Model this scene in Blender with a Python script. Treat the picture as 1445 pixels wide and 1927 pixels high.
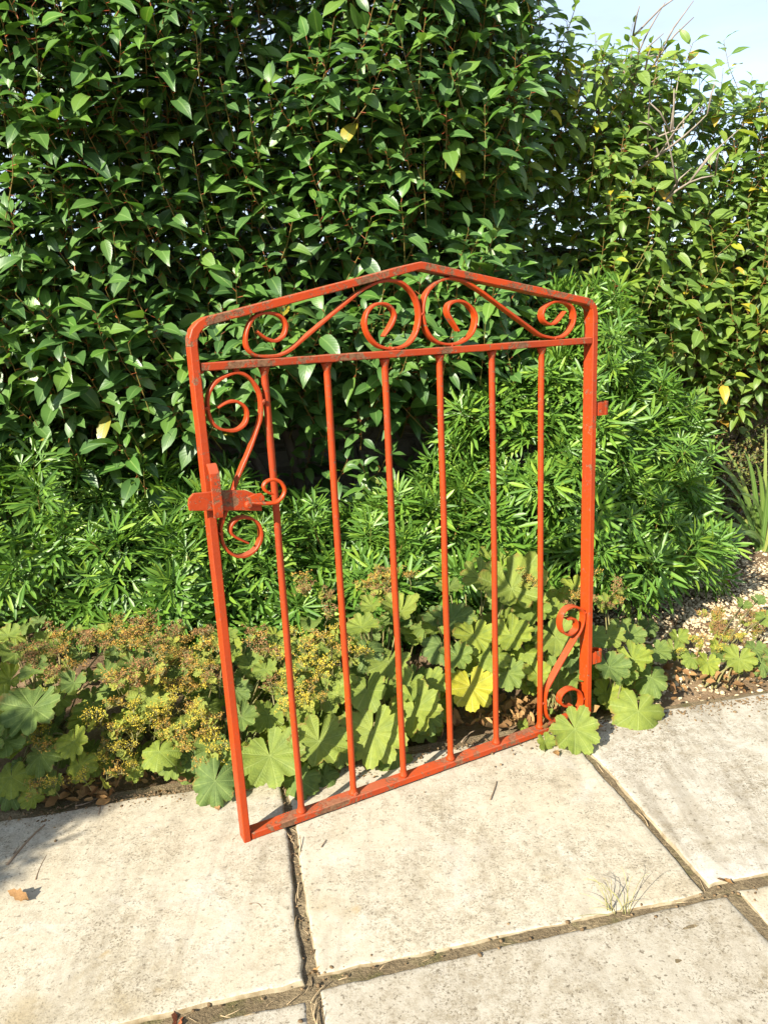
import bpy, math, random
import numpy as np
from mathutils import Vector, Matrix, noise

random.seed(7)
rng = np.random.default_rng(7)
for o in list(bpy.data.objects):
    bpy.data.objects.remove(o)
scene = bpy.context.scene
COL = scene.collection

# ------------------------------------------------------------------ camera
CAM_H = 1.002
PITCH, ROLL, FPX = math.radians(14.29), math.radians(-2.62), 1406.6
_F = Vector((0, math.cos(PITCH), -math.sin(PITCH)))
_R0 = Vector((1, 0, 0))
_U0 = _R0.cross(_F)
_R = math.cos(ROLL) * _R0 + math.sin(ROLL) * _U0
_U = -math.sin(ROLL) * _R0 + math.cos(ROLL) * _U0
cam_data = bpy.data.cameras.new('camera')
cam = bpy.data.objects.new('camera', cam_data)
COL.objects.link(cam)
cam.matrix_world = Matrix(((_R.x, _U.x, -_F.x, 0), (_R.y, _U.y, -_F.y, 0), (_R.z, _U.z, -_F.z, CAM_H), (0, 0, 0, 1)))
cam_data.sensor_fit = 'VERTICAL'
cam_data.sensor_height = 36
cam_data.sensor_width = 27
cam_data.lens = 36 * FPX / 1927
cam_data.clip_start = 0.05
cam_data.clip_end = 3000
scene.camera = cam
CAMP = Vector((0, 0, CAM_H))

# ------------------------------------------------------------------ light
SUN_EL = math.radians(32)
SUN_DIR = Vector((0.632 * math.cos(SUN_EL), 0.775 * math.cos(SUN_EL), -math.sin(SUN_EL)))   # way the light travels
world = bpy.data.worlds.new('World')
scene.world = world
world.use_nodes = True
nt = world.node_tree
nt.nodes.clear()
wo = nt.nodes.new('ShaderNodeOutputWorld')
bg = nt.nodes.new('ShaderNodeBackground')
sky = nt.nodes.new('ShaderNodeTexSky')
sky.sky_type = 'NISHITA'
sky.sun_disc = False
sky.sun_elevation = SUN_EL
sky.sun_rotation = math.atan2(-SUN_DIR.x, -SUN_DIR.y)
sky.air_density = 1.0
sky.dust_density = 0.4
sky.ozone_density = 1.5
bg.inputs['Strength'].default_value = 0.15
tc = nt.nodes.new('ShaderNodeTexCoord')
mp = nt.nodes.new('ShaderNodeMapping')
mp.inputs['Scale'].default_value = (1.0, 1.6, 5.0)
cn = nt.nodes.new('ShaderNodeTexNoise')
cn.inputs['Scale'].default_value = 2.2
cn.inputs['Detail'].default_value = 7
cn.inputs['Roughness'].default_value = 0.6
cr = nt.nodes.new('ShaderNodeValToRGB')
cr.color_ramp.elements[0].position = 0.36
cr.color_ramp.elements[1].position = 0.64
cm = nt.nodes.new('ShaderNodeMath')
cm.operation = 'MULTIPLY_ADD'
cm.inputs[1].default_value = 0.30
cm.inputs[2].default_value = 0.62
mx = nt.nodes.new('ShaderNodeMixRGB')
mx.inputs[2].default_value = (1.45, 1.63, 1.92, 1)
nt.links.new(tc.outputs['Generated'], mp.inputs[0])
nt.links.new(mp.outputs[0], cn.inputs['Vector'])
nt.links.new(cn.outputs['Fac'], cr.inputs[0])
nt.links.new(cr.outputs[0], cm.inputs[0])
nt.links.new(cm.outputs[0], mx.inputs[0])
nt.links.new(sky.outputs[0], mx.inputs[1])
nt.links.new(mx.outputs[0], bg.inputs['Color'])
nt.links.new(bg.outputs[0], wo.inputs['Surface'])

sun_data = bpy.data.lights.new('sun', 'SUN')
sun_data.energy = 4.3
sun_data.angle = math.radians(0.55)
sun_data.color = (1.0, 0.93, 0.80)
sun = bpy.data.objects.new('sun', sun_data)
COL.objects.link(sun)
sun.rotation_euler = SUN_DIR.to_track_quat('-Z', 'Y').to_euler()
sun.location = (-5, -6, 6)

scene.view_settings.view_transform = 'Standard'
scene.view_settings.look = 'None'
scene.view_settings.gamma = 1.0
scene.view_settings.use_curve_mapping = False
scene.view_settings.exposure = 1.74
scene.cycles.max_bounces = 6
scene.cycles.diffuse_bounces = 4
scene.cycles.glossy_bounces = 2
scene.cycles.transmission_bounces = 3


# ------------------------------------------------------------------ helpers
def ray(px, py):
    return _R * ((px - 722.5) / FPX) - _U * ((py - 963.5) / FPX) + _F


def at(px, py, y):
    d = ray(px, py)
    return CAMP + d * (y / d.y)


def atz(px, py, z=0.0):
    d = ray(px, py)
    return CAMP + d * ((z - CAM_H) / d.z)


def tag(o, label=None, cat=None, group=None, kind=None):
    for k, v in (('label', label), ('category', cat), ('group', group), ('kind', kind)):
        if v:
            o[k] = v
    return o


def empty(name, loc=(0, 0, 0), rot=(0, 0, 0)):
    o = bpy.data.objects.new(name, None)
    o.empty_display_size = 0.05
    COL.objects.link(o)
    o.location = loc
    o.rotation_euler = rot
    return o


def link(name, me, parent=None, loc=None):
    o = bpy.data.objects.new(name, me)
    COL.objects.link(o)
    if parent is not None:
        o.parent = parent
    if loc is not None:
        o.location = loc
    return o


def mesh(name, verts, faces, mats=(), mi=None, uv=None, smooth=False):
    me = bpy.data.meshes.new(name)
    me.from_pydata([tuple(v) for v in verts], [], faces)
    for m in mats:
        me.materials.append(m)
    if mi is not None:
        me.polygons.foreach_set('material_index', np.asarray(mi, dtype=np.int32))
    if uv is not None:                       # per vertex uv
        lay = me.uv_layers.new(name='UVMap')
        li = np.empty(len(me.loops), dtype=np.int32)
        me.loops.foreach_get('vertex_index', li)
        lay.data.foreach_set('uv', np.asarray(uv, dtype=np.float32)[li].ravel())
    if smooth:
        me.polygons.foreach_set('use_smooth', np.ones(len(me.polygons), dtype=bool))
    me.update()
    return me


class Template:
    """a small piece: verts, faces, per-face material index, per-vertex uv"""

    def __init__(self, verts, faces, mi=None, uv=None):
        self.v = np.asarray(verts, dtype=np.float64)
        self.f = faces
        self.mi = np.asarray(mi if mi is not None else [0] * len(faces), dtype=np.int32)
        self.uv = np.asarray(uv if uv is not None else np.zeros((len(verts), 2)), dtype=np.float32)
        self.flat = np.concatenate([np.asarray(f) for f in faces]).astype(np.int64)
        self.size = np.asarray([len(f) for f in faces], dtype=np.int64)
        tri = [(f[0], f[1], f[2]) for f in faces] + [(f[0], f[2], f[3]) for f in faces if len(f) == 4]
        self.tri = np.asarray(tri)
        self._me = {}

    def data(self, name, mats):
        key = (name,) + tuple(m.name for m in mats)
        if key not in self._me:
            self._me[key] = mesh(name, self.v, self.f, mats, self.mi, self.uv, True)
        return self._me[key]

    def samples(self, n, r):
        a, b, c = (self.v[self.tri[:, i]] for i in range(3))
        ar = np.linalg.norm(np.cross(b - a, c - a), axis=1) + 1e-12
        k = r.choice(len(ar), n, p=ar / ar.sum())
        u, w = r.random((2, n, 1))
        fl = (u + w) > 1
        u = np.where(fl, 1 - u, u)
        w = np.where(fl, 1 - w, w)
        return a[k] + (b[k] - a[k]) * u + (c[k] - a[k]) * w


def bulk_mesh(name, temps, P, M, V, sel, base, mats):
    """join the selected pieces into one mesh; P positions, M 3x3 (rows: images of local axes), V template index"""
    vs, fl, sz, mi, uv = [], [], [], [], []
    off = 0
    for ti, t in enumerate(temps):
        k = np.nonzero((V == ti) & sel)[0]
        if not len(k):
            continue
        w = np.einsum('vj,njk->nvk', t.v, M[k]) + P[k][:, None, :] - np.asarray(base)
        nv = len(t.v)
        vs.append(w.reshape(-1, 3))
        fl.append((t.flat[None, :] + (off + np.arange(len(k)) * nv)[:, None]).ravel())
        sz.append(np.tile(t.size, len(k)))
        mi.append(np.tile(t.mi, len(k)))
        uv.append(np.tile(t.uv[t.flat], (len(k), 1)))
        off += len(k) * nv
    if not vs:
        return None
    vs = np.concatenate(vs)
    fl = np.concatenate(fl)
    sz = np.concatenate(sz)
    me = bpy.data.meshes.new(name)
    me.vertices.add(len(vs))
    me.vertices.foreach_set('co', vs.astype(np.float32).ravel())
    me.loops.add(len(fl))
    me.loops.foreach_set('vertex_index', fl.astype(np.int32))
    me.polygons.add(len(sz))
    st = np.concatenate([[0], np.cumsum(sz)[:-1]])
    me.polygons.foreach_set('loop_start', st.astype(np.int32))
    me.polygons.foreach_set('material_index', np.concatenate(mi))
    me.polygons.foreach_set('use_smooth', np.ones(len(sz), dtype=bool))
    lay = me.uv_layers.new(name='UVMap')
    lay.data.foreach_set('uv', np.concatenate(uv).astype(np.float32).ravel())
    for m in mats:
        me.materials.append(m)
    me.update(calc_edges=True)
    return me


def nrm(a):
    return a / (np.linalg.norm(a, axis=-1, keepdims=True) + 1e-12)


def frame(d, up):
    """rows X, Y, Z with Y along d and Z near up"""
    Y = nrm(np.asarray(d, float))
    X = nrm(np.cross(Y, np.asarray(up, float)))
    Z = np.cross(X, Y)
    return np.stack([X, Y, Z], axis=-2)


def tube(pts, rad, n=6, vs=None, fs=None, cap=True):
    """append a tapered tube along pts to vs, fs"""
    pts = [Vector(p) for p in pts]
    m = len(pts)
    if not hasattr(rad, '__len__'):
        rad = [rad] * m
    base = len(vs)
    ref = Vector((0.31, 0.2, 0.93))
    for i, p in enumerate(pts):
        t = (pts[min(i + 1, m - 1)] - pts[max(i - 1, 0)]).normalized()
        if abs(t.dot(ref)) > 0.95:
            a = t.cross(Vector((1, 0, 0))).normalized()
        else:
            a = t.cross(ref).normalized()
        b = t.cross(a)
        for k in range(n):
            w = 2 * math.pi * k / n
            vs.append(p + (a * math.cos(w) + b * math.sin(w)) * rad[i])
    for i in range(m - 1):
        for k in range(n):
            k2 = (k + 1) % n
            fs.append((base + i * n + k, base + i * n + k2, base + (i + 1) * n + k2, base + (i + 1) * n + k))
    if cap:
        fs.append(tuple(base + k for k in range(n))[::-1])
        fs.append(tuple(base + (m - 1) * n + k for k in range(n)))


def bez(a, b, c, n=8):
    a, b, c = Vector(a), Vector(b), Vector(c)
    return [a * (1 - t) ** 2 + b * 2 * t * (1 - t) + c * t * t for t in [i / (n - 1) for i in range(n)]]


def nz(x, y, z=0.0, s=1.0, seed=0.0):
    return noise.noise(Vector((x * s + seed, y * s + seed * 1.7, z * s - seed)))


# ------------------------------------------------------------------ materials
class NT:
    def __init__(self, name):
        self.m = bpy.data.materials.new(name)
        self.m.use_nodes = True
        self.t = self.m.node_tree
        self.t.nodes.clear()
        self.out = self.n('ShaderNodeOutputMaterial')

    def n(self, typ, **kw):
        nd = self.t.nodes.new(typ)
        for k, v in kw.items():
            if k.startswith('i_'):
                nd.inputs[k[2:].replace('_', ' ')].default_value = v
            else:
                setattr(nd, k, v)
        return nd

    def l(self, a, b):
        self.t.links.new(a, b)

    def val(self, x):
        nd = self.n('ShaderNodeValue')
        nd.outputs[0].default_value = x
        return nd.outputs[0]

    def math(self, op, a, b=None, c=None):
        nd = self.n('ShaderNodeMath', operation=op)
        for i, x in enumerate((a, b, c)):
            if x is None:
                continue
            if isinstance(x, (int, float)):
                nd.inputs[i].default_value = x
            else:
                self.l(x, nd.inputs[i])
        return nd.outputs[0]

    def ramp(self, fac, stops, interp='LINEAR'):
        nd = self.n('ShaderNodeValToRGB')
        cr = nd.color_ramp
        cr.interpolation = interp
        while len(cr.elements) < len(stops):
            cr.elements.new(0.5)
        for e, (p, c) in zip(cr.elements, stops):
            e.position = p
            e.color = (c, c, c, 1) if isinstance(c, (int, float)) else (*c, 1)
        self.l(fac, nd.inputs[0])
        return nd.outputs[0]

    def mix(self, fac, a, b, blend='MIX'):
        nd = self.n('ShaderNodeMixRGB', blend_type=blend)
        for i, x in enumerate((fac, a, b)):
            if isinstance(x, (int, float)):
                nd.inputs[i].default_value = x
            elif isinstance(x, tuple):
                nd.inputs[i].default_value = (*x, 1)
            else:
                self.l(x, nd.inputs[i])
        return nd.outputs[0]

    def coord(self, kind='Object', scale=(1, 1, 1), rot=(0, 0, 0), add=None):
        tc = self.n('ShaderNodeTexCoord')
        src = tc.outputs[kind]
        if add is not None:
            va = self.n('ShaderNodeVectorMath', operation='ADD')
            self.l(src, va.inputs[0])
            self.l(add, va.inputs[1])
            src = va.outputs[0]
        mp = self.n('ShaderNodeMapping')
        mp.inputs['Scale'].default_value = scale
        mp.inputs['Rotation'].default_value = rot
        self.l(src, mp.inputs[0])
        return mp.outputs[0]

    def noise(self, vec, scale, detail=4, rough=0.55, dist=0.0):
        nd = self.n('ShaderNodeTexNoise')
        nd.inputs['Scale'].default_value = scale
        nd.inputs['Detail'].default_value = detail
        nd.inputs['Roughness'].default_value = rough
        nd.inputs['Distortion'].default_value = dist
        self.l(vec, nd.inputs['Vector'])
        return nd.outputs['Fac']

    def rand(self):
        """0..1 that differs from leaf to leaf, in a joined mesh and in single leaves alike"""
        g = self.n('ShaderNodeNewGeometry')
        o = self.n('ShaderNodeObjectInfo')
        return self.math('FRACT', self.math('ADD', g.outputs['Random Per Island'], o.outputs['Random']))

    def bump(self, h, strength=0.3, dist=0.01, normal=None):
        b = self.n('ShaderNodeBump')
        b.inputs['Strength'].default_value = strength
        b.inputs['Distance'].default_value = dist
        self.l(h, b.inputs['Height'])
        if normal is not None:
            self.l(normal, b.inputs['Normal'])
        return b.outputs[0]

    def principled(self, col, rough=0.6, spec=0.5, normal=None, trans=0.0, tcol=None):
        p = self.n('ShaderNodeBsdfPrincipled')
        for k, x in (('Base Color', col), ('Roughness', rough)):
            if isinstance(x, (int, float)):
                p.inputs[k].default_value = x
            elif isinstance(x, tuple):
                p.inputs[k].default_value = (*x, 1)
            else:
                self.l(x, p.inputs[k])
        p.inputs['Specular IOR Level'].default_value = spec
        if normal is not None:
            self.l(normal, p.inputs['Normal'])
        res = p.outputs[0]
        if trans:
            t = self.n('ShaderNodeBsdfTranslucent')
            c = tcol if tcol is not None else col
            if isinstance(c, tuple):
                t.inputs['Color'].default_value = (*c, 1)
            else:
                self.l(c, t.inputs['Color'])
            mxs = self.n('ShaderNodeMixShader')
            mxs.inputs[0].default_value = trans
            self.l(res, mxs.inputs[1])
            self.l(t.outputs[0], mxs.inputs[2])
            res = mxs.outputs[0]
        self.l(res, self.out.inputs['Surface'])
        return self.m


def leaf_mat(name, stops, rib, rough=0.35, spec=0.5, trans=0.25, tboost=1.6, vein=0.14, ribw=0.03, ribk=0.65, mott=0.0):
    """leaf blade: colour by leaf, paler midrib from the uv, faint side veins, small blotches"""
    t = NT(name)
    r = t.rand()
    col = t.ramp(r, stops)
    uvn = t.n('ShaderNodeUVMap')
    sp = t.n('ShaderNodeSeparateXYZ')
    t.l(uvn.outputs[0], sp.inputs[0])
    du = t.math('ABSOLUTE', t.math('SUBTRACT', sp.outputs['X'], 0.5))
    ribm = t.ramp(du, [(0.0, 1.0), (ribw, 0.9), (ribw * 2.2, 0.0)])
    blot = t.noise(t.coord('Object', (1, 1, 1)), 60, 3, 0.6)
    col = t.mix(t.math('MULTIPLY', blot, 0.35), col, t.mix(1.0, col, (0.62, 0.75, 0.5), 'MULTIPLY'))
    col = t.mix(t.math('MULTIPLY', ribm, ribk), col, rib)
    spot = t.ramp(t.noise(t.coord('Object', add=None), 4.0 if mott else 9.0, 5, 0.7), [(0.66, 0.0), (0.72, 0.55)])
    col = t.mix(spot, col, t.mix(0.6, col, (0.16, 0.10, 0.03)))
    if mott:
        edge = t.math('MULTIPLY', t.ramp(sp.outputs['Y'], [(0.86, 0.0), (1.0, 1.0)]), t.ramp(t.noise(t.coord('Object'), 2.2, 4, 0.7), [(0.5, 0.0), (0.62, 0.9)]))
        col = t.mix(edge, col, (0.24, 0.14, 0.045))
        m1 = t.noise(t.coord('Object'), 3.2, 6, 0.65, 0.4)
        col = t.mix(mott, col, t.mix(t.ramp(m1, [(0.32, 0.0), (0.68, 1.0)]), t.mix(1.0, col, (0.55, 0.62, 0.6), 'MULTIPLY'), t.mix(1.0, col, (1.3, 1.22, 1.0), 'MULTIPLY')))
    sv = t.n('ShaderNodeTexWave', wave_type='BANDS', bands_direction='Y')
    sv.inputs['Scale'].default_value = 3.2
    sv.inputs['Distortion'].default_value = 0.0
    mv = t.n('ShaderNodeCombineXYZ')
    t.l(sp.outputs['X'], mv.inputs[0])
    t.l(t.math('SUBTRACT', sp.outputs['Y'], t.math('MULTIPLY', du, 0.45)), mv.inputs[1])
    t.l(mv.outputs[0], sv.inputs['Vector'])
    h = t.math('ADD', t.math('MULTIPLY', sv.outputs['Fac'], 0.5), t.math('MULTIPLY', ribm, -1.0))
    nb = t.bump(h, vein, 0.002)
    rr = t.math('ADD', t.math('MULTIPLY', blot, 0.2), rough - 0.08)
    tcol = t.mix(1.0, col, (tboost, tboost * 1.05, tboost * 0.5), 'MULTIPLY')
    return t.principled(col, rr, spec, nb, trans, tcol)


def plain_mat(name, c1, c2, scale=30, rough=0.7, spec=0.3, bump=0.3, trans=0.0, stretch=(1, 1, 1), per_obj=False, bdist=0.004):
    t = NT(name)
    v = t.coord('Object', stretch)
    n = t.noise(v, scale, 5, 0.6)
    fac = t.ramp(n, [(0.3, 0.0), (0.7, 1.0)])
    if per_obj:
        fac = t.math('FRACT', t.math('ADD', t.math('MULTIPLY', fac, 0.35), t.math('MULTIPLY', t.rand(), 0.65)))
    col = t.mix(fac, c1, c2)
    return t.principled(col, rough, spec, t.bump(n, bump, bdist), trans)


M = {}
M['laurel'] = leaf_mat('laurel_leaf', [(0.0, (0.040, 0.092, 0.025)), (0.45, (0.058, 0.128, 0.028)), (0.8, (0.082, 0.162, 0.030)), (0.994, (0.11, 0.19, 0.032)), (1.0, (0.30, 0.22, 0.02))],
                       (0.13, 0.22, 0.06), rough=0.42, spec=0.6, trans=0.2, tboost=2.0)
M['laurel_young'] = leaf_mat('young_laurel_leaf', [(0.0, (0.06, 0.14, 0.026)), (0.6, (0.085, 0.18, 0.03)), (1.0, (0.12, 0.21, 0.035))],
                       (0.2, 0.3, 0.08), rough=0.34, spec=0.55, trans=0.25, tboost=1.8)
M['laurel_pale'] = leaf_mat('pale_laurel_leaf', [(0.0, (0.075, 0.14, 0.028)), (0.5, (0.12, 0.195, 0.036)), (0.9, (0.17, 0.245, 0.04)), (0.97, (0.22, 0.28, 0.035)), (0.99, (0.40, 0.36, 0.02)), (1.0, (0.38, 0.20, 0.03))],
                            (0.20, 0.30, 0.08), rough=0.44, spec=0.45, trans=0.33, tboost=1.9)
M['petiole'] = plain_mat('red_petiole', (0.20, 0.035, 0.015), (0.26, 0.09, 0.02), 40, 0.5)
M['shoot'] = plain_mat('green_shoot', (0.10, 0.12, 0.025), (0.17, 0.10, 0.025), 20, 0.55)
M['bark'] = plain_mat('bark', (0.07, 0.05, 0.035), (0.16, 0.13, 0.10), 40, 0.85, 0.2, 0.6, stretch=(1, 1, 0.3))
M['greytwig'] = plain_mat('grey_twig', (0.17, 0.14, 0.11), (0.27, 0.23, 0.19), 40, 0.85, 0.2, 0.5)
M['choisya'] = leaf_mat('narrow_leaf', [(0.0, (0.055, 0.125, 0.017)), (0.5, (0.09, 0.18, 0.021)), (0.85, (0.14, 0.24, 0.026)), (1.0, (0.22, 0.31, 0.035))],
                        (0.12, 0.25, 0.05), rough=0.40, spec=0.45, trans=0.22, tboost=1.7, vein=0.1, ribw=0.06)
M['mantle'] = leaf_mat('scalloped_leaf', [(0.0, (0.11, 0.165, 0.05)), (0.35, (0.15, 0.205, 0.045)), (0.75, (0.20, 0.25, 0.042)), (1.0, (0.24, 0.28, 0.042))],
                       (0.27, 0.34, 0.12), rough=0.62, spec=0.25, trans=0.34, tboost=1.5, vein=0.45, ribw=0.03, ribk=0.4, mott=0.75)
M['mantle_pale'] = leaf_mat('pale_scalloped_leaf', [(0.0, (0.17, 0.22, 0.045)), (1.0, (0.22, 0.26, 0.05))],
                       (0.30, 0.36, 0.12), rough=0.62, spec=0.25, trans=0.34, tboost=1.5, vein=0.45, ribw=0.03, ribk=0.4, mott=0.6)
M['mantle_yellow'] = leaf_mat('yellowing_leaf', [(0.0, (0.33, 0.31, 0.03)), (1.0, (0.40, 0.35, 0.03))],
                              (0.55, 0.5, 0.15), rough=0.62, spec=0.25, trans=0.28, tboost=1.3, vein=0.4, ribw=0.03, ribk=0.4, mott=0.7)
M['bract'] = plain_mat('bract', (0.15, 0.19, 0.04), (0.26, 0.26, 0.04), 30, 0.7, 0.2, 0.2, 0.25, per_obj=True)
M['stalk'] = plain_mat('leaf_stalk', (0.13, 0.15, 0.05), (0.20, 0.15, 0.06), 30, 0.65)
M['flower_yellow'] = plain_mat('flower_yellow', (0.55, 0.50, 0.06), (0.52, 0.36, 0.06), 60, 0.8, 0.1, 0.1, 0.2, per_obj=True)
M['flower_gold'] = plain_mat('flower_gold', (0.52, 0.36, 0.07), (0.36, 0.18, 0.05), 60, 0.85, 0.1, 0.1, 0.15, per_obj=True)
M['flower_brown'] = plain_mat('flower_brown', (0.22, 0.11, 0.05), (0.38, 0.21, 0.09), 60, 0.9, 0.1, 0.1, 0.1, per_obj=True)
M['tiny'] = leaf_mat('tiny_leaf', [(0.0, (0.06, 0.10, 0.022)), (0.55, (0.11, 0.14, 0.03)), (0.85, (0.20, 0.16, 0.045)), (1.0, (0.26, 0.13, 0.05))],
                     (0.16, 0.19, 0.05), rough=0.5, trans=0.2)
M['blade'] = leaf_mat('strap_leaf', [(0.0, (0.09, 0.17, 0.035)), (0.6, (0.15, 0.23, 0.045)), (1.0, (0.28, 0.28, 0.07))],
                      (0.22, 0.3, 0.09), rough=0.42, trans=0.25, vein=0.05)
M['grass'] = plain_mat('joint_grass', (0.22, 0.24, 0.08), (0.34, 0.28, 0.12), 40, 0.7, per_obj=True)
M['dry'] = plain_mat('dry_leaf', (0.11, 0.05, 0.02), (0.38, 0.23, 0.09), 25, 0.75, 0.2, 0.3, 0.15, per_obj=True)
M['dry_red'] = plain_mat('dry_red_leaf', (0.25, 0.06, 0.025), (0.36, 0.13, 0.05), 25, 0.65, 0.3, 0.3, 0.1)
M['straw'] = plain_mat('straw', (0.24, 0.17, 0.09), (0.42, 0.32, 0.19), 60, 0.8, per_obj=True)
M['twig'] = plain_mat('twig', (0.12, 0.08, 0.05), (0.27, 0.20, 0.13), 60, 0.85, 0.2, 0.5, per_obj=True)
M['crumb'] = plain_mat('soil_crumb', (0.07, 0.045, 0.025), (0.22, 0.15, 0.08), 50, 0.95, 0.1, 0.3, per_obj=True)
M['pebble'] = plain_mat('pebble', (0.26, 0.19, 0.11), (0.62, 0.52, 0.34), 50, 0.8, 0.25, 0.3, per_obj=True)


def soil_mat():
    t = NT('soil')
    v = t.coord('Object')
    a = t.noise(v, 5, 6, 0.65)
    b = t.noise(v, 70, 5, 0.7)
    col = t.mix(t.ramp(a, [(0.35, 0.0), (0.65, 1.0)]), (0.11, 0.07, 0.04), (0.25, 0.175, 0.105))
    col = t.mix(t.ramp(b, [(0.55, 0.0), (0.75, 0.7)]), col, (0.30, 0.22, 0.13))
    return t.principled(col, 0.95, 0.1, t.bump(b, 0.9, 0.012))


def bedding_mat():
    t = NT('joint_fill')
    v = t.coord('Object')
    a = t.noise(v, 9, 5, 0.6)
    b = t.noise(v, 160, 5, 0.7)
    col = t.mix(t.ramp(a, [(0.4, 0.0), (0.62, 1.0)]), (0.19, 0.145, 0.085), (0.30, 0.235, 0.14))
    col = t.mix(t.ramp(t.noise(v, 14, 4, 0.6), [(0.55, 0.0), (0.7, 0.75)]), col, (0.10, 0.11, 0.03))
    col = t.mix(t.ramp(b, [(0.4, 0.5), (0.65, 0.0)]), col, (0.05, 0.035, 0.02))
    return t.principled(col, 0.95, 0.1, t.bump(b, 1.0, 0.008))


def slab_mat(name, base, pale, stain, streak_rot=0.0, streak=0.3, dark=0.5):
    t = NT(name)
    oi = t.n('ShaderNodeObjectInfo')
    cx = t.n('ShaderNodeCombineXYZ')
    rr = t.math('MULTIPLY', oi.outputs['Random'], 17.0)
    t.l(rr, cx.inputs[0])
    t.l(rr, cx.inputs[1])
    v = t.coord('Object', add=cx.outputs[0])
    vs = t.coord('Object', (9, 1.3, 1), (0, 0, streak_rot), add=cx.outputs[0])
    big = t.noise(v, 2.6, 5, 0.6, 0.4)
    mid = t.noise(v, 11, 6, 0.65, 0.3)
    fine = t.noise(v, 95, 6, 0.75)
    vfine = t.noise(v, 330, 4, 0.7)
    st = t.noise(vs, 2.6, 7, 0.7, 0.5)
    col = t.mix(t.ramp(big, [(0.36, 0.0), (0.64, 1.0)]), base, pale)
    # brown organic stains
    s1 = t.math('MULTIPLY', t.ramp(big, [(0.50, 0.0), (0.66, 1.0)]), t.ramp(mid, [(0.40, 0.0), (0.62, 1.0)]))
    col = t.mix(t.math('MULTIPLY', s1, 0.8), col, stain)
    # drag streaks
    col = t.mix(t.math('MULTIPLY', t.ramp(st, [(0.50, 0.0), (0.72, 1.0)]), streak), col, (0.20, 0.175, 0.135))
    # lichen specks in drifts
    drift = t.ramp(t.noise(v, 4.2, 8, 0.78, 0.6), [(0.40, 0.05), (0.60, 1.0)])
    drift2 = t.ramp(t.noise(v, 15, 6, 0.75, 0.4), [(0.40, 0.0), (0.64, 1.0)])
    mott = t.math('MULTIPLY', t.ramp(t.noise(v, 34, 10, 0.9), [(0.45, 0.0), (0.58, 1.0)]), t.math('ADD', t.math('MULTIPLY', drift, 0.75), 0.25))
    col = t.mix(t.math('MULTIPLY', mott, dark * 0.75), col, (0.185, 0.15, 0.095))
    spk = t.ramp(t.noise(v, 230, 3, 0.7), [(0.52, 0.0), (0.62, 1.0)])
    col = t.mix(t.math('MULTIPLY', t.math('MULTIPLY', spk, t.math('MULTIPLY', drift, t.math('ADD', drift2, 0.35))), dark), col, (0.13, 0.11, 0.075))
    spk2 = t.ramp(t.noise(v, 100, 3, 0.6), [(0.60, 0.0), (0.67, 1.0)])
    col = t.mix(t.math('MULTIPLY', spk2, dark * 0.7), col, (0.12, 0.10, 0.07))
    # pale scuffs and a few ochre lichen dots
    col = t.mix(t.math('MULTIPLY', t.ramp(t.noise(v, 4.5, 6, 0.7, 0.8), [(0.56, 0.0), (0.70, 1.0)]), 0.35), col, (0.48, 0.46, 0.42))
    vo = t.n('ShaderNodeTexVoronoi')
    vo.inputs['Scale'].default_value = 7.0
    t.l(v, vo.inputs['Vector'])
    dots = t.math('MULTIPLY', t.ramp(vo.outputs['Distance'], [(0.05, 1.0), (0.10, 0.0)]), t.ramp(mid, [(0.5, 0.0), (0.6, 1.0)]))
    col = t.mix(t.math('MULTIPLY', dots, 0.6), col, (0.30, 0.20, 0.07))
    h = t.math('ADD', t.math('MULTIPLY', fine, 0.6), t.math('ADD', t.math('MULTIPLY', vfine, 0.35), t.math('MULTIPLY', mid, 0.8)))
    return t.principled(col, 0.92, 0.18, t.bump(h, 0.4, 0.003))


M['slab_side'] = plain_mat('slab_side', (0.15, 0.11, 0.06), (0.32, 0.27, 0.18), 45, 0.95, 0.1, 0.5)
M['soil'] = soil_mat()
M['bedding'] = bedding_mat()
M['slab_a'] = slab_mat('cream_slab', (0.39, 0.34, 0.25), (0.43, 0.40, 0.325), (0.25, 0.19, 0.095), 0.0, 0.45, 1.0)
M['slab_b'] = slab_mat('grey_slab', (0.34, 0.305, 0.24), (0.385, 0.355, 0.29), (0.21, 0.165, 0.095), 0.3, 0.4, 1.3)
M['slab_c'] = slab_mat('streaked_slab', (0.38, 0.345, 0.28), (0.44, 0.415, 0.355), (0.22, 0.175, 0.105), -0.55, 1.0, 1.15)


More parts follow.
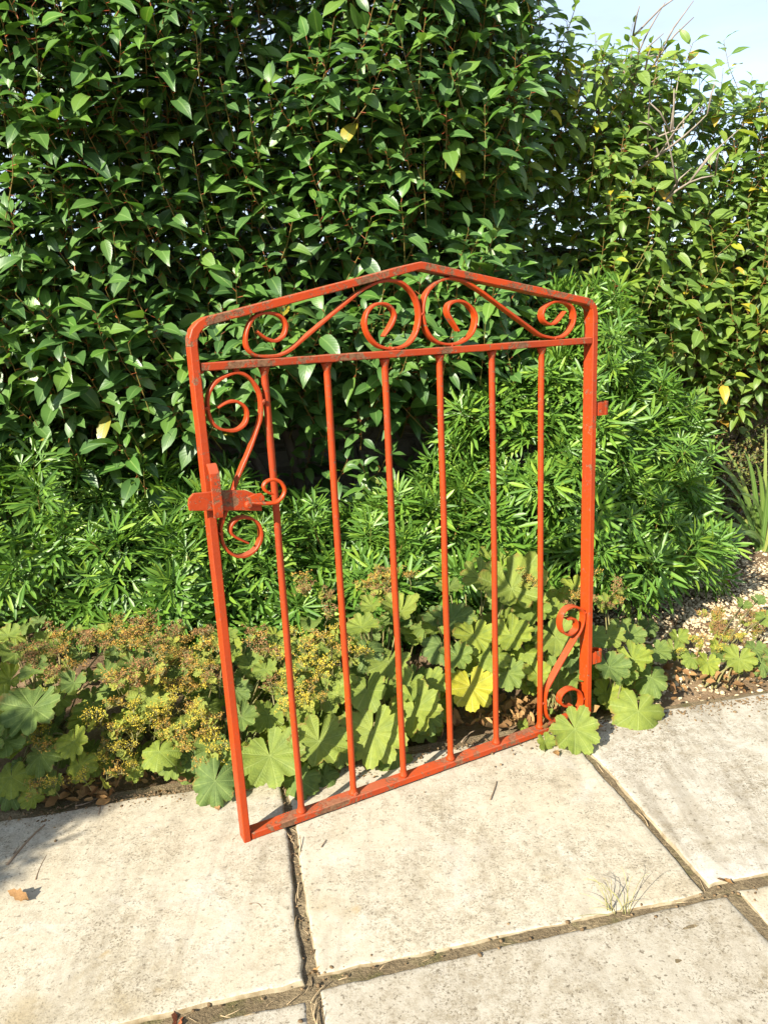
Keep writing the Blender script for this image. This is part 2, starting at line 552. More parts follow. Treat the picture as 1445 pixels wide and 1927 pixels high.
def paint_mat(name, wear_lo, wear_hi, edge=0.0):
    t = NT(name)
    v = t.coord('Object')
    a = t.noise(v, 17, 8, 0.75, 0.6)
    b = t.noise(v, 130, 5, 0.7)
    c = t.noise(v, 6, 3, 0.5)
    wear = t.ramp(t.math('ADD', t.math('MULTIPLY', a, 0.75), t.math('MULTIPLY', b, 0.25)), [(wear_lo, 0.0), (wear_hi, 1.0)])
    oi = t.n('ShaderNodeObjectInfo')
    fade = t.ramp(t.math('ADD', c, t.math('MULTIPLY', t.math('SUBTRACT', oi.outputs['Random'], 0.5), 0.2)), [(0.3, 0.0), (0.7, 1.0)])
    col = t.mix(fade, (0.375, 0.040, 0.003), (0.25, 0.032, 0.008))
    col = t.mix(t.math('MULTIPLY', t.ramp(b, [(0.5, 0.0), (0.7, 1.0)]), 0.15), col, (0.30, 0.09, 0.045))
    rust = t.mix(t.ramp(b, [(0.35, 0.0), (0.65, 1.0)]), (0.07, 0.03, 0.015), (0.19, 0.10, 0.05))
    col = t.mix(wear, col, rust)
    gn = t.n('ShaderNodeNewGeometry')
    sn = t.n('ShaderNodeSeparateXYZ')
    t.l(gn.outputs['True Normal'], sn.inputs[0])
    dust = t.math('MULTIPLY', t.ramp(sn.outputs['Z'], [(0.3, 0.0), (0.8, 1.0)]), t.ramp(c, [(0.35, 0.1), (0.65, 0.55)]))
    col = t.mix(dust, col, (0.33, 0.115, 0.06))
    rough = t.math('ADD', t.math('MULTIPLY', wear, 0.4), t.math('ADD', 0.36, t.math('MULTIPLY', b, 0.16)))
    h = t.math('SUBTRACT', t.math('ADD', t.math('MULTIPLY', a, 0.5), t.math('MULTIPLY', b, 0.25)), t.math('MULTIPLY', wear, 0.6))
    return t.principled(col, rough, 0.25, t.bump(h, 0.55, 0.003))


M['paint'] = paint_mat('red_paint', 0.575, 0.605)
M['paint_worn'] = paint_mat('worn_red_paint', 0.515, 0.55)


def stone_mat():
    t = NT('wall_stone')
    oi = t.n('ShaderNodeObjectInfo')
    v = t.coord('Object')
    a = t.noise(v, 8, 6, 0.65)
    b = t.noise(v, 60, 5, 0.7)
    base = t.ramp(oi.outputs['Random'], [(0.0, (0.17, 0.15, 0.12)), (0.5, (0.25, 0.22, 0.17)), (1.0, (0.34, 0.29, 0.21))])
    col = t.mix(t.ramp(a, [(0.4, 0.0), (0.7, 0.6)]), base, (0.13, 0.12, 0.10))
    return t.principled(col, 0.9, 0.2, t.bump(t.math('ADD', a, b), 0.6, 0.012))


M['stone'] = stone_mat()
M['mortar'] = plain_mat('mortar', (0.13, 0.11, 0.085), (0.22, 0.19, 0.145), 25, 0.95, 0.1, 0.7)

# ------------------------------------------------------------------ the setting: ground, bed, pavement
gm = mesh('ground', [(-400, -400, -0.07), (400, -400, -0.07), (400, 900, -0.07), (-400, 900, -0.07)], [(0, 1, 2, 3)], [M['soil']])
tag(link('ground', gm), kind='structure')

# slab frame: origin at the crossing of the two joints
SO = Vector((-0.148, 0.957, 0))
SA = Vector((0.981, 0.195, 0)).normalized()
SB = Vector((-SA.y, SA.x, 0))


def slab_pt(a, b, z=0.0):
    return SO + SA * a + SB * b + Vector((0, 0, z))


# bed of soil behind the slabs
NX, NY = 90, 60
vs = []
for j in range(NY + 1):
    for i in range(NX + 1):
        a = -3.6 + 8.2 * i / NX
        b = 0.40 + 4.8 * (j / NY) ** 1.5
        p = slab_pt(a, b)
        z = -0.03 + 0.014 * nz(a, b, 0, 5) + 0.008 * nz(a, b, 0, 17) + 0.03 * min(1, max(0, b - 0.7))
        vs.append((p.x, p.y, z))
fs = [(j * (NX + 1) + i, j * (NX + 1) + i + 1, (j + 1) * (NX + 1) + i + 1, (j + 1) * (NX + 1) + i) for j in range(NY) for i in range(NX)]
tag(link('planting_bed', mesh('planting_bed', vs, fs, [M['soil']], smooth=True)), kind='structure')

# pavement: joint fill as the sheet, each slab a child
vs = []
NX, NY = 160, 80
for j in range(NY + 1):
    for i in range(NX + 1):
        a = -2.4 + 5.4 * i / NX
        b = -1.6 + 2.22 * j / NY
        p = slab_pt(a, b)
        vs.append((p.x, p.y, -0.0045 + 0.003 * nz(a, b, 0, 14) + 0.003 * nz(a, b, 0, 45)))
fs = [(j * (NX + 1) + i, j * (NX + 1) + i + 1, (j + 1) * (NX + 1) + i + 1, (j + 1) * (NX + 1) + i) for j in range(NY) for i in range(NX)]
pavement = link('pavement', mesh('pavement', vs, fs, [M['bedding']], smooth=True))
tag(pavement, kind='structure')


def slab(corners, mat, seed, dz=0.0, thick=0.042, n=40):
    """corners in the slab frame: near left, near right, far right, far left"""
    c = [Vector(q) for q in corners]
    cen = sum(c, Vector((0, 0))) / 4
    vs = []
    for j in range(n + 1):
        for i in range(n + 1):
            s, t = i / n, j / n
            # crowd the rows towards the edges
            E_ = (0.0, 0.004, 0.010, 0.022, 0.045)
            s = E_[i] if i < 5 else (1 - E_[n - i] if n - i < 5 else 0.045 + 0.91 * (i - 4) / (n - 8))
            t = E_[j] if j < 5 else (1 - E_[n - j] if n - j < 5 else 0.045 + 0.91 * (j - 4) / (n - 8))
            q = (c[0] * (1 - s) + c[1] * s) * (1 - t) + (c[3] * (1 - s) + c[2] * s) * t
            ed = min(i, n - i, j, n - j)
            k = (1.0, 0.9, 0.7, 0.35)[ed] if ed < 4 else 0.0
            q = q + Vector((nz(q.x, q.y, seed, 9), nz(q.x, q.y, seed + 9, 9))) * 0.006 * k + Vector((nz(q.x, q.y, seed, 45), nz(q.x, q.y, seed + 5, 45))) * 0.0035 * k
            z = 0.0012 * nz(q.x, q.y, seed, 6) + 0.0008 * nz(q.x, q.y, seed, 22)
            z -= (0.005 + 0.004 * nz(q.x, q.y, seed, 18)) if ed == 0 else (0.0012 + 0.0012 * nz(q.x, q.y, seed, 25) if ed == 1 else 0)
            w = SA * (q.x - cen.x) + SB * (q.y - cen.y)
            vs.append((w.x, w.y, z))
    N = n + 1
    fs = [(j * N + i, j * N + i + 1, (j + 1) * N + i + 1, (j + 1) * N + i) for j in range(n) for i in range(n)]
    rim = [i for i in range(n)] + [j * N + n for j in range(n)] + [n * N + n - i for i in range(n)] + [(n - j) * N for j in range(n)]
    b0 = len(vs)
    for r in rim:
        x, y, z = vs[r]
        vs.append((x * 1.0 + 0.002 * nz(x, y, 1, 30), y + 0.002 * nz(x, y, 2, 30), -thick))
    for k in range(len(rim)):
        k2 = (k + 1) % len(rim)
        fs.append((rim[k2], rim[k], b0 + k, b0 + k2))
    nf = n * n
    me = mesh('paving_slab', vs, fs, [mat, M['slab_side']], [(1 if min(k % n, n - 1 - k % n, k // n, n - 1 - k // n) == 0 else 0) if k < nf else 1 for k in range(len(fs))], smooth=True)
    o = link('paving_slab', me, pavement)
    p = slab_pt(cen.x, cen.y, dz)
    o.location = p
    return o


slab([(-0.80, -0.014), (-0.0095, 0.001), (-0.006, 0.575), (-0.80, 0.565)], M['slab_a'], 1.3, 0.004)
slab([(0.0105, 0.013), (0.703, 0.012), (0.694, 0.58), (0.008, 0.58)], M['slab_a'], 4.1)
slab([(0.716, 0.030), (1.52, 0.012), (1.52, 0.60), (0.710, 0.60)], M['slab_c'], 7.7, 0.001)
slab([(-0.66, -0.66), (-0.013, -0.66), (-0.012, -0.023), (-0.66, -0.040)], M['slab_b'], 2.2, -0.003)
slab([(0.016, -0.66), (0.745, -0.66), (0.733, 0.004), (0.012, -0.009)], M['slab_b'], 9.6, -0.002)
slab([(0.762, -0.66), (1.46, -0.66), (1.46, 0.00), (0.756, 0.008)], M['slab_a'], 12.1, -0.002)
slab([(-1.62, -0.02), (-0.82, -0.012), (-0.82, 0.56), (-1.62, 0.56)], M['slab_b'], 21.3, 0.002)
slab([(-1.40, -0.66), (-0.68, -0.66), (-0.68, -0.045), (-1.40, -0.05)], M['slab_a'], 24.3, -0.002)
slab([(1.54, 0.01), (2.3, 0.01), (2.3, 0.60), (1.54, 0.60)], M['slab_b'], 27.3)
slab([(1.48, -0.66), (2.2, -0.66), (2.2, -0.005), (1.48, 0.0)], M['slab_c'], 28.3)
for i, a0 in enumerate((-1.4, -0.70, 0.02, 0.75, 1.5)):
    slab([(a0, -1.36), (a0 + 0.69, -1.36), (a0 + 0.69, -0.685), (a0, -0.685)], M['slab_b' if i % 2 else 'slab_a'], 31.0 + i, -0.001)

# ------------------------------------------------------------------ the gate
GA = Vector((-0.3089, 1.3047, 0.0))
GE = Vector((0.8899, 0.4561, 0)).normalized()
LEAN = math.radians(0.3)
gate = empty('garden_gate', (GA.x, GA.y, 0.003), (-LEAN, 0, math.atan2(GE.y, GE.x)))
tag(gate, 'red painted wrought iron garden gate with scrolls standing on the paving', 'gate')


def catmull(p, sub=5):
    p = [Vector(q) for q in p]
    out = []
    for i in range(len(p) - 1):
        a, b, c, d = p[max(i - 1, 0)], p[i], p[i + 1], p[min(i + 2, len(p) - 1)]
        for k in range(sub):
            t = k / sub
            out.append(0.5 * ((2 * b) + (c - a) * t + (2 * a - 5 * b + 4 * c - d) * t * t + (3 * b - a - 3 * c + d) * t ** 3))
    out.append(p[-1])
    return out


def strip(name, path, thick, depth, mat, y0=0.0, ch=0.0015, parent=None, wob=0.0, taper=0):
    """flat bar swept along (u, v) path in the gate plane, its depth across the plane"""
    m = len(path)
    vs, fs = [], []
    for i, p in enumerate(path):
        t = (path[min(i + 1, m - 1)] - path[max(i - 1, 0)]).normalized()
        # mitre
        k = 1.0
        if 0 < i < m - 1:
            t1 = (path[i] - path[i - 1]).normalized()
            t2 = (path[i + 1] - path[i]).normalized()
            t = (t1 + t2).normalized()
            k = 1 / max(0.5, t.dot(t1))
        nn = Vector((-t.y, t.x))
        h, d = thick / 2 * k, depth / 2
        if taper and i < taper:
            h *= 0.55 + 0.45 * i / taper
        if taper and i > m - 1 - taper:
            h *= 0.55 + 0.45 * (m - 1 - i) / taper
        h += wob * nz(p.x, p.y, 0, 60)
        sec = [(-h, -d + ch), (-h + ch, -d), (h - ch, -d), (h, -d + ch), (h, d - ch), (h - ch, d), (-h + ch, d), (-h, d - ch)]
        for a, b in sec:
            q = p + nn * a
            vs.append((q.x, y0 + b, q.y))
    for i in range(m - 1):
        for k in range(8):
            k2 = (k + 1) % 8
            fs.append((i * 8 + k, i * 8 + k2, (i + 1) * 8 + k2, (i + 1) * 8 + k))
    fs.append(tuple(range(8))[::-1])
    fs.append(tuple((m - 1) * 8 + k for k in range(8)))
    me = mesh(name, vs, fs, [mat])
    # recalc normals
    import bmesh
    bm = bmesh.new()
    bm.from_mesh(me)
    bmesh.ops.recalc_face_normals(bm, faces=bm.faces)
    bm.to_mesh(me)
    bm.free()
    o = link(name, me, parent or gate)
    return o


def V2(L):
    return [Vector(q) for q in L]


def line2(a, b, n=14):
    a, b = Vector(a), Vector(b)
    return [a.lerp(b, i / (n - 1)) for i in range(n)]


import bmesh
TH, DP = 0.0145, 0.031
strip('latch_stile', line2((0.0, 0.0), (-0.003, 0.972), 30), TH, DP, M['paint'], wob=0.0008)
strip('hinge_stile', line2((0.894, 0.0), (0.889, 0.972), 30), TH, DP, M['paint'], wob=0.0008)
top = [(-0.003, 0.972), (-0.002, 0.985), (0.003, 0.997), (0.012, 1.0062), (0.024, 1.0125)]
top += [(0.024 + (0.436 - 0.024) * i / 12, 1.0125 + (1.0975 - 1.0125) * i / 12) for i in range(1, 13)]
top += [(0.447, 1.0995), (0.458, 1.0975)]
top += [(0.458 + (0.864 - 0.458) * i / 12, 1.0975 + (1.0225 - 1.0975) * i / 12) for i in range(1, 13)]
top += [(0.876, 1.0178), (0.885, 1.008), (0.8885, 0.992), (0.889, 0.972)]
strip('top_rail', V2(top), TH, DP, M['paint_worn'], wob=0.0006)
strip('middle_rail', line2((0.0065, 0.937), (0.8795, 0.9375), 40), TH * 0.95, DP - 0.003, M['paint_worn'], wob=0.001)
strip('bottom_rail', line2((0.0095, 0.009), (0.885, 0.009), 40), TH, DP - 0.002, M['paint_worn'], wob=0.0012)


def bar_mesh(seed):
    vs, fs = [], []
    zs = [0.016, 0.020, 0.026, 0.034] + [0.034 + (0.905 - 0.034) * i / 14 for i in range(1, 15)] + [0.915, 0.923, 0.9295]
    pts = [(0.0012 * nz(z, seed, 0, 5), 0.0012 * nz(z, seed, 4, 5), z) for z in zs]
    rr = []
    for z in zs:
        e = min(z - 0.016, 0.9295 - z)
        rr.append(0.0067 + 0.0045 * max(0, 1 - e / 0.012) + 0.0004 * nz(z, seed, 1, 30))
    tube(pts, rr, 12, vs, fs)
    return mesh('bar', vs, fs, [M['paint']], smooth=True)


for i, u in enumerate((0.122, 0.243, 0.366, 0.490, 0.619, 0.750)):
    link('bar', bar_mesh(i * 3.3), gate, (u, 0, 0))

TLS = [(0.114, 0.9914), (0.1283, 0.9796), (0.145, 0.9736), (0.1614, 0.9812), (0.1679, 0.997), (0.1639, 1.0116), (0.1491, 1.0207), (0.1304, 1.0223), (0.1112, 1.0167), (0.0979, 1.0), (0.0918, 0.9814), (0.0934, 0.9643), (0.1047, 0.9519), (0.1211, 0.9482), (0.1383, 0.9475), (0.1544, 0.949), (0.1752, 0.9581), (0.204, 0.9778), (0.2330, 0.9976), (0.262, 1.0173), (0.291, 1.0371), (0.318, 1.0545), (0.3426, 1.0660), (0.3626, 1.0719), (0.3862, 1.0735), (0.41, 1.0681), (0.4324, 1.0482), (0.4428, 1.0248), (0.4437, 0.9989), (0.4352, 0.9732), (0.4187, 0.955), (0.3956, 0.9477), (0.3712, 0.948), (0.3479, 0.9568), (0.3314, 0.9762), (0.326, 0.9968), (0.3318, 1.0168), (0.3482, 1.0298), (0.3679, 1.0315), (0.3835, 1.0236), (0.39, 1.0097), (0.384, 0.9944), (0.3733, 0.9811), (0.3639, 0.9712)]
TRS = [(0.5346, 0.9739), (0.5222, 0.9911), (0.5117, 1.0065), (0.5102, 1.017), (0.5159, 1.0273), (0.5344, 1.0321), (0.5565, 1.0261), (0.5748, 1.0073), (0.5764, 0.9889), (0.5663, 0.9668), (0.5433, 0.9519), (0.5171, 0.9480), (0.488, 0.9529), (0.467, 0.9676), (0.4554, 0.9909), (0.453, 1.0175), (0.4611, 1.0454), (0.4814, 1.0652), (0.5068, 1.0745), (0.5285, 1.0745), (0.554, 1.0684), (0.5872, 1.0514), (0.6145, 1.0346), (0.6417, 1.0177), (0.669, 1.0009), (0.6962, 0.984), (0.722, 0.9680), (0.7459, 0.9550), (0.78, 0.9481), (0.8101, 0.9518), (0.8316, 0.9719), (0.8365, 0.9948), (0.8265, 1.0134), (0.8047, 1.0227), (0.7791, 1.0235), (0.7561, 1.0133), (0.7478, 0.998), (0.7542, 0.9833), (0.7711, 0.9771), (0.7881, 0.9819), (0.8094, 1.0023)]
LSC = [(0.0299, 0.8652), (0.0472, 0.8727), (0.064, 0.8735), (0.0782, 0.8634), (0.0821, 0.8499), (0.0771, 0.8338), (0.0625, 0.8237), (0.0456, 0.8232), (0.0263, 0.8308), (0.0152, 0.8468), (0.0127, 0.8695), (0.0172, 0.8914), (0.0311, 0.9093), (0.0516, 0.9193), (0.0717, 0.9231), (0.0893, 0.9152), (0.1022, 0.8986), (0.1090, 0.8797), (0.1090, 0.8563), (0.1050, 0.837), (0.0968, 0.8181), (0.0833, 0.7897), (0.0722, 0.7696), (0.061, 0.7496), (0.0499, 0.7295), (0.0392, 0.7071), (0.0263, 0.6784), (0.0179, 0.6625), (0.0131, 0.6463), (0.0140, 0.6217), (0.0223, 0.604), (0.0365, 0.5921), (0.0539, 0.5889), (0.0724, 0.5962), (0.0846, 0.612), (0.088, 0.6293), (0.0825, 0.648), (0.0676, 0.6593), (0.0503, 0.6621), (0.0356, 0.654), (0.0307, 0.6391), (0.0399, 0.627), (0.0614, 0.6125)]
RSC = [(0.8288, 0.2828), (0.8466, 0.281), (0.8576, 0.2695), (0.8583, 0.2528), (0.848, 0.2442), (0.8314, 0.2426), (0.8151, 0.2538), (0.8078, 0.2732), (0.8102, 0.2919), (0.822, 0.308), (0.8431, 0.3124), (0.8637, 0.305), (0.8782, 0.2912), (0.8800, 0.27), (0.8700, 0.2449), (0.8442, 0.2134), (0.8109, 0.1729), (0.7829, 0.1364), (0.7682, 0.1157), (0.7624, 0.0944), (0.7626, 0.0653), (0.7682, 0.0434), (0.7799, 0.0280), (0.7974, 0.0220), (0.82, 0.0218), (0.8483, 0.0235), (0.8704, 0.0320), (0.8782, 0.0456), (0.8783, 0.0624), (0.8701, 0.0799), (0.8531, 0.0925), (0.8331, 0.0959), (0.8147, 0.0887), (0.8083, 0.0748), (0.8152, 0.060), (0.8312, 0.0514), (0.8464, 0.0495)]
for nm, P in (('top_scroll', TLS), ('top_scroll', TRS), ('side_scroll', LSC), ('side_scroll', RSC)):
    s = strip(nm, catmull(P, 5), 0.0052, 0.019, M['paint'], ch=0.001, wob=0.0006, taper=8)
    s.data.polygons.foreach_set('use_smooth', np.ones(len(s.data.polygons), dtype=bool))
    md = s.modifiers.new('split', 'EDGE_SPLIT')
    md.split_angle = math.radians(35)


def extrude_outline(name, outline, y0, y1, mat, parent, bev=0.0015):
    """outline in (u, v) given depth from y0 to y1"""
    import bmesh
    bm = bmesh.new()
    f = [bm.verts.new((u, y0, v)) for u, v in outline]
    b = [bm.verts.new((u, y1, v)) for u, v in outline]
    n = len(f)
    bm.faces.new(f)
    bm.faces.new(b[::-1])
    for i in range(n):
        j = (i + 1) % n
        bm.faces.new((f[i], b[i], b[j], f[j]))
    bmesh.ops.recalc_face_normals(bm, faces=bm.faces)
    bmesh.ops.bevel(bm, geom=list(bm.edges), offset=bev, segments=2, affect='EDGES', profile=0.6)
    me = bpy.data.meshes.new(name)
    bm.to_mesh(me)
    bm.free()
    me.materials.append(mat)
    return link(name, me, parent)


# weld beads where bars and scrolls meet the frame
BEADS = [(u, 0.018) for u in (0.122, 0.243, 0.366, 0.490, 0.619, 0.750)] + [(u, 0.928) for u in (0.122, 0.243, 0.366, 0.490, 0.619, 0.750)]
BEADS += [(0.130, 0.9465), (0.383, 0.9465), (0.517, 0.9465), (0.783, 0.9465), (0.1245, 1.0275), (0.375, 1.078), (0.519, 1.079), (0.806, 1.0275), (0.4484, 1.010), (0.009, 0.866), (0.115, 0.868), (0.071, 0.9265), (0.010, 0.640), (0.884, 0.288), (0.884, 0.056), (0.758, 0.08), (0.81, 0.0185), (0.0095, 0.9295), (0.880, 0.930), (0.0095, 0.0175), (0.8835, 0.0175)]
bead_me = []
for k in range(5):
    bm = bmesh.new()
    bmesh.ops.create_icosphere(bm, subdivisions=2, radius=1.0)
    for v in bm.verts:
        v.co *= 1 + 0.45 * nz(*v.co, 1.8, k * 4.3)
    me = bpy.data.meshes.new('weld_bead')
    bm.to_mesh(me)
    bm.free()
    me.materials.append(M['paint_worn'] if k % 2 else M['paint'])
    bead_me.append(me)
for k, (u, v) in enumerate(BEADS):
    for sy in (-1, 1):
        o = link('weld_bead', bead_me[(k * 2 + sy) % 5], gate, (u + random.uniform(-.002, .002), sy * random.uniform(.003, .009), v))
        o.scale = (random.uniform(.004, .0065), random.uniform(.004, .006), random.uniform(.0028, .0042))
        o.rotation_euler = (random.uniform(-3, 3), random.uniform(-.3, .3), random.uniform(-.4, .4))

# latch: keeper strap, sliding bar, pivot bolt and a curled handle
import bmesh
latch = extrude_outline('latch', [(-0.045, 0.705), (-0.043, 0.716), (-0.034, 0.7245), (0.02, 0.722), (0.060, 0.7165), (0.086, 0.7025), (0.086, 0.6745), (0.05, 0.681), (-0.044, 0.695)], -0.0285, -0.0215, M['paint_worn'], gate)
prof = [(-0.0158, 0.768), (-0.022, 0.766), (-0.0315, 0.752), (-0.0325, 0.742), (-0.0325, 0.685), (-0.030, 0.676)]
vs, fs = [], []
for k, (y, v) in enumerate(prof):
    for uu in (-0.0045, 0.0125):
        vs.append((uu, y, v))
        vs.append((uu, y - 0.006 if k > 1 else y - 0.004, v + (0.004 if k < 3 else 0)))
n = len(prof)
for k in range(n - 1):
    a, b = k * 4, (k + 1) * 4
    fs += [(a, a + 2, b + 2, b), (a + 1, b + 1, b + 3, a + 3), (a, b, b + 1, a + 1), (a + 2, a + 3, b + 3, b + 2)]
fs += [(0, 1, 3, 2), ((n - 1) * 4, (n - 1) * 4 + 2, (n - 1) * 4 + 3, (n - 1) * 4 + 1)]
me = mesh('keeper_strap', vs, fs, [M['paint_worn']])
bm = bmesh.new()
bm.from_mesh(me)
bmesh.ops.recalc_face_normals(bm, faces=bm.faces)
bmesh.ops.bevel(bm, geom=list(bm.edges), offset=0.0012, segments=2, affect='EDGES', profile=0.6)
bm.to_mesh(me)
bm.free()
link('keeper_strap', me, latch)
vs, fs = [], []
tube([(0.0605, -0.0375, 0.6905), (0.0605, -0.0365, 0.6905), (0.0605, -0.034, 0.6905), (0.0605, -0.0286, 0.6905)], [0.0045, 0.0062, 0.0068, 0.0066], 10, vs, fs)
link('bolt', mesh('bolt', vs, fs, [M['paint_worn']], smooth=False), latch)
curl = [(0.066, 0.694), (0.080, 0.6905), (0.0982, 0.688), (0.1127, 0.6882), (0.1251, 0.6972), (0.1299, 0.7096), (0.1238, 0.7236), (0.11, 0.7307), (0.0965, 0.7285), (0.0906, 0.7208), (0.0948, 0.7113), (0.108, 0.7035)]
hd = strip('curled_handle', catmull([Vector(q) for q in curl], 5), 0.0062, 0.010, M['paint_worn'], y0=-0.034, ch=0.0022, parent=latch, taper=6)
extrude_outline('rest_plate', [(0.058, 0.704), (0.075, 0.709), (0.086, 0.7085), (0.091, 0.702), (0.090, 0.686), (0.068, 0.688)], -0.0345, -0.0289, M['paint_worn'], latch, 0.001)

for v0 in (0.783, 0.163):
    vs, fs = [], []
    cu, n = 0.927, 16
    # strap then rolled eye, one continuous band
    band = [(0.8985, -0.009), (0.906, -0.0115), (0.914, -0.0125)]
    for k in range(n + 1):
        w = -1.9 + 2 * math.pi * 0.93 * k / n
        band.append((cu + 0.0125 * math.cos(w), 0.0 + 0.0125 * math.sin(w)))
    tk = 0.0032
    for i, (u, y) in enumerate(band):
        t = (Vector(band[min(i + 1, len(band) - 1)]) - Vector(band[max(i - 1, 0)])).normalized()
        nn = Vector((-t.y, t.x))
        for s, z in ((-tk / 2, -0.015), (tk / 2, -0.015), (tk / 2, 0.015), (-tk / 2, 0.015)):
            vs.append((u + nn.x * s, y + nn.y * s, v0 + z))
    for i in range(len(band) - 1):
        for k in range(4):
            fs.append((i * 4 + k, i * 4 + (k + 1) % 4, (i + 1) * 4 + (k + 1) % 4, (i + 1) * 4 + k))
    fs += [(3, 2, 1, 0), tuple((len(band) - 1) * 4 + k for k in range(4))]
    link('hinge_eye', mesh('hinge_eye', vs, fs, [M['paint_worn']]), gate)

# ------------------------------------------------------------------ stone wall behind the shrubs
WA = Vector((-2.6, 2.42, 0))
WD = Vector((0.969, 0.247, 0)).normalized()
wall = empty('stone_wall', (WA.x, WA.y, 0), (0, 0, math.atan2(WD.y, WD.x)))
tag(wall, 'dry grey stone wall behind the shrubs', 'wall')
WL, WH = 6.6, 1.22
core = mesh('wall_core', [(0, 0.055, -0.05), (WL, 0.055, -0.05), (WL, 0.30, -0.05), (0, 0.30, -0.05), (0, 0.055, WH - 0.03), (WL, 0.055, WH - 0.03), (WL, 0.30, WH - 0.03), (0, 0.30, WH - 0.03)],
            [(0, 1, 5, 4), (1, 2, 6, 5), (2, 3, 7, 6), (3, 0, 4, 7), (4, 5, 6, 7)], [M['mortar']])
link('wall_core', core, wall)
stone_meshes = []
for k in range(7):
    bm = bmesh.new()
    bmesh.ops.create_cube(bm, size=1.0)
    bmesh.ops.bevel(bm, geom=list(bm.edges), offset=0.16, segments=1, affect='EDGES')
    for v in bm.verts:
        v.co += Vector((nz(*v.co, 2, k * 5.1), nz(*v.co, 2, k * 7.1 + 3), nz(*v.co, 2, k * 3.3 + 8))) * 0.12
    me = bpy.data.meshes.new('stone')
    bm.to_mesh(me)
    bm.free()
    me.materials.append(M['stone'])
    stone_meshes.append(me)
z = -0.03
rs = random.Random(3)
while z < WH - 0.05:
    hh = rs.uniform(0.10, 0.19)
    x = rs.uniform(-0.1, 0)
    while x < WL:
        ww = rs.uniform(0.18, 0.42)
        o = link('stone', rs.choice(stone_meshes), wall, (x + ww / 2, 0.10 + rs.uniform(-0.015, 0.015), z + hh / 2))
        o.scale = (ww * 0.97, 0.15, hh * rs.uniform(0.90, 0.97))
        o.rotation_euler = (rs.uniform(-.05, .05), rs.uniform(-.04, .04), rs.uniform(-.05, .05))
        x += ww
    z += hh

# ------------------------------------------------------------------ leaf templates


def blade_template(stations, fold, curve, wave=0.0, petiole=0.0, twist=0.0, seed=0):
    """leaf of length 1 along +y; stations: (t, halfwidth)"""
    vs, uv, fs, mi = [], [], [], []
    r = random.Random(seed)
    ph = r.uniform(0, 6)

    th = max(1e-3, 2.2 * abs(curve)) * (1 if curve >= 0 else -1)

    def zc(t):
        return -(1 - math.cos(th * t)) / th * (1 - petiole)

    def yc(t):
        return petiole + (1 - petiole) * math.sin(th * t) / th
    vs.append((0, petiole, 0))
    uv.append((0.5, 0.0))
    for t, w in stations:
        for s in (-1, 0, 1):
            tw = twist * t * s * w
            vs.append((s * w, yc(t), zc(t) + abs(s) * w * fold + tw + wave * math.sin(ph + 9 * t + s * 1.3) * abs(s)))
            uv.append((0.5 + 0.5 * s, t))
    vs.append((0, yc(1.0), zc(1.0)))
    uv.append((0.5, 1.0))
    n = len(stations)
    fs += [(0, 2, 1), (0, 3, 2)]
    for i in range(n - 1):
        a, b = 1 + 3 * i, 4 + 3 * i
        fs += [(a, a + 1, b + 1, b), (a + 1, a + 2, b + 2, b + 1)]
    a = 1 + 3 * (n - 1)
    e = len(vs) - 1
    fs += [(a, a + 1, e), (a + 1, a + 2, e)]
    mi += [0] * len(fs)
    if petiole:
        b0 = len(vs)
        for y, rr in ((0.0, 0.014), (petiole * 1.15, 0.010)):
            for k in range(3):
                w = 2.1 * k + 0.5
                vs.append((rr * math.cos(w), y, rr * math.sin(w) - 0.006))
                uv.append((0.5, 0))
        for k in range(3):
            k2 = (k + 1) % 3
            fs.append((b0 + k, b0 + k2, b0 + 3 + k2, b0 + 3 + k))
            mi.append(1)
    return Template(vs, fs, mi, uv)


LAUREL = []
for k in range(7):
    r = random.Random(40 + k)
    w = r.uniform(0.165, 0.205)
    LAUREL.append(blade_template([(0.10, w * 0.50), (0.26, w * 0.90), (0.46, w * 1.0), (0.66, w * 0.78), (0.82, w * 0.42), (0.92, w * 0.17)],
                                 r.uniform(0.15, 0.5), (0.12, 0.22, 0.30, 0.36, 0.42, 0.5, 0.18)[k], r.uniform(0.012, 0.035), 0.13, r.uniform(-0.5, 0.5), k))
NOLD = len(LAUREL)
for k in range(4):                                   # young tip leaves: lighter blade
    t_ = LAUREL[k]
    LAUREL.append(Template(t_.v * np.array([0.92, 1, 1]), t_.f, np.where(t_.mi == 0, 2, t_.mi), t_.uv))


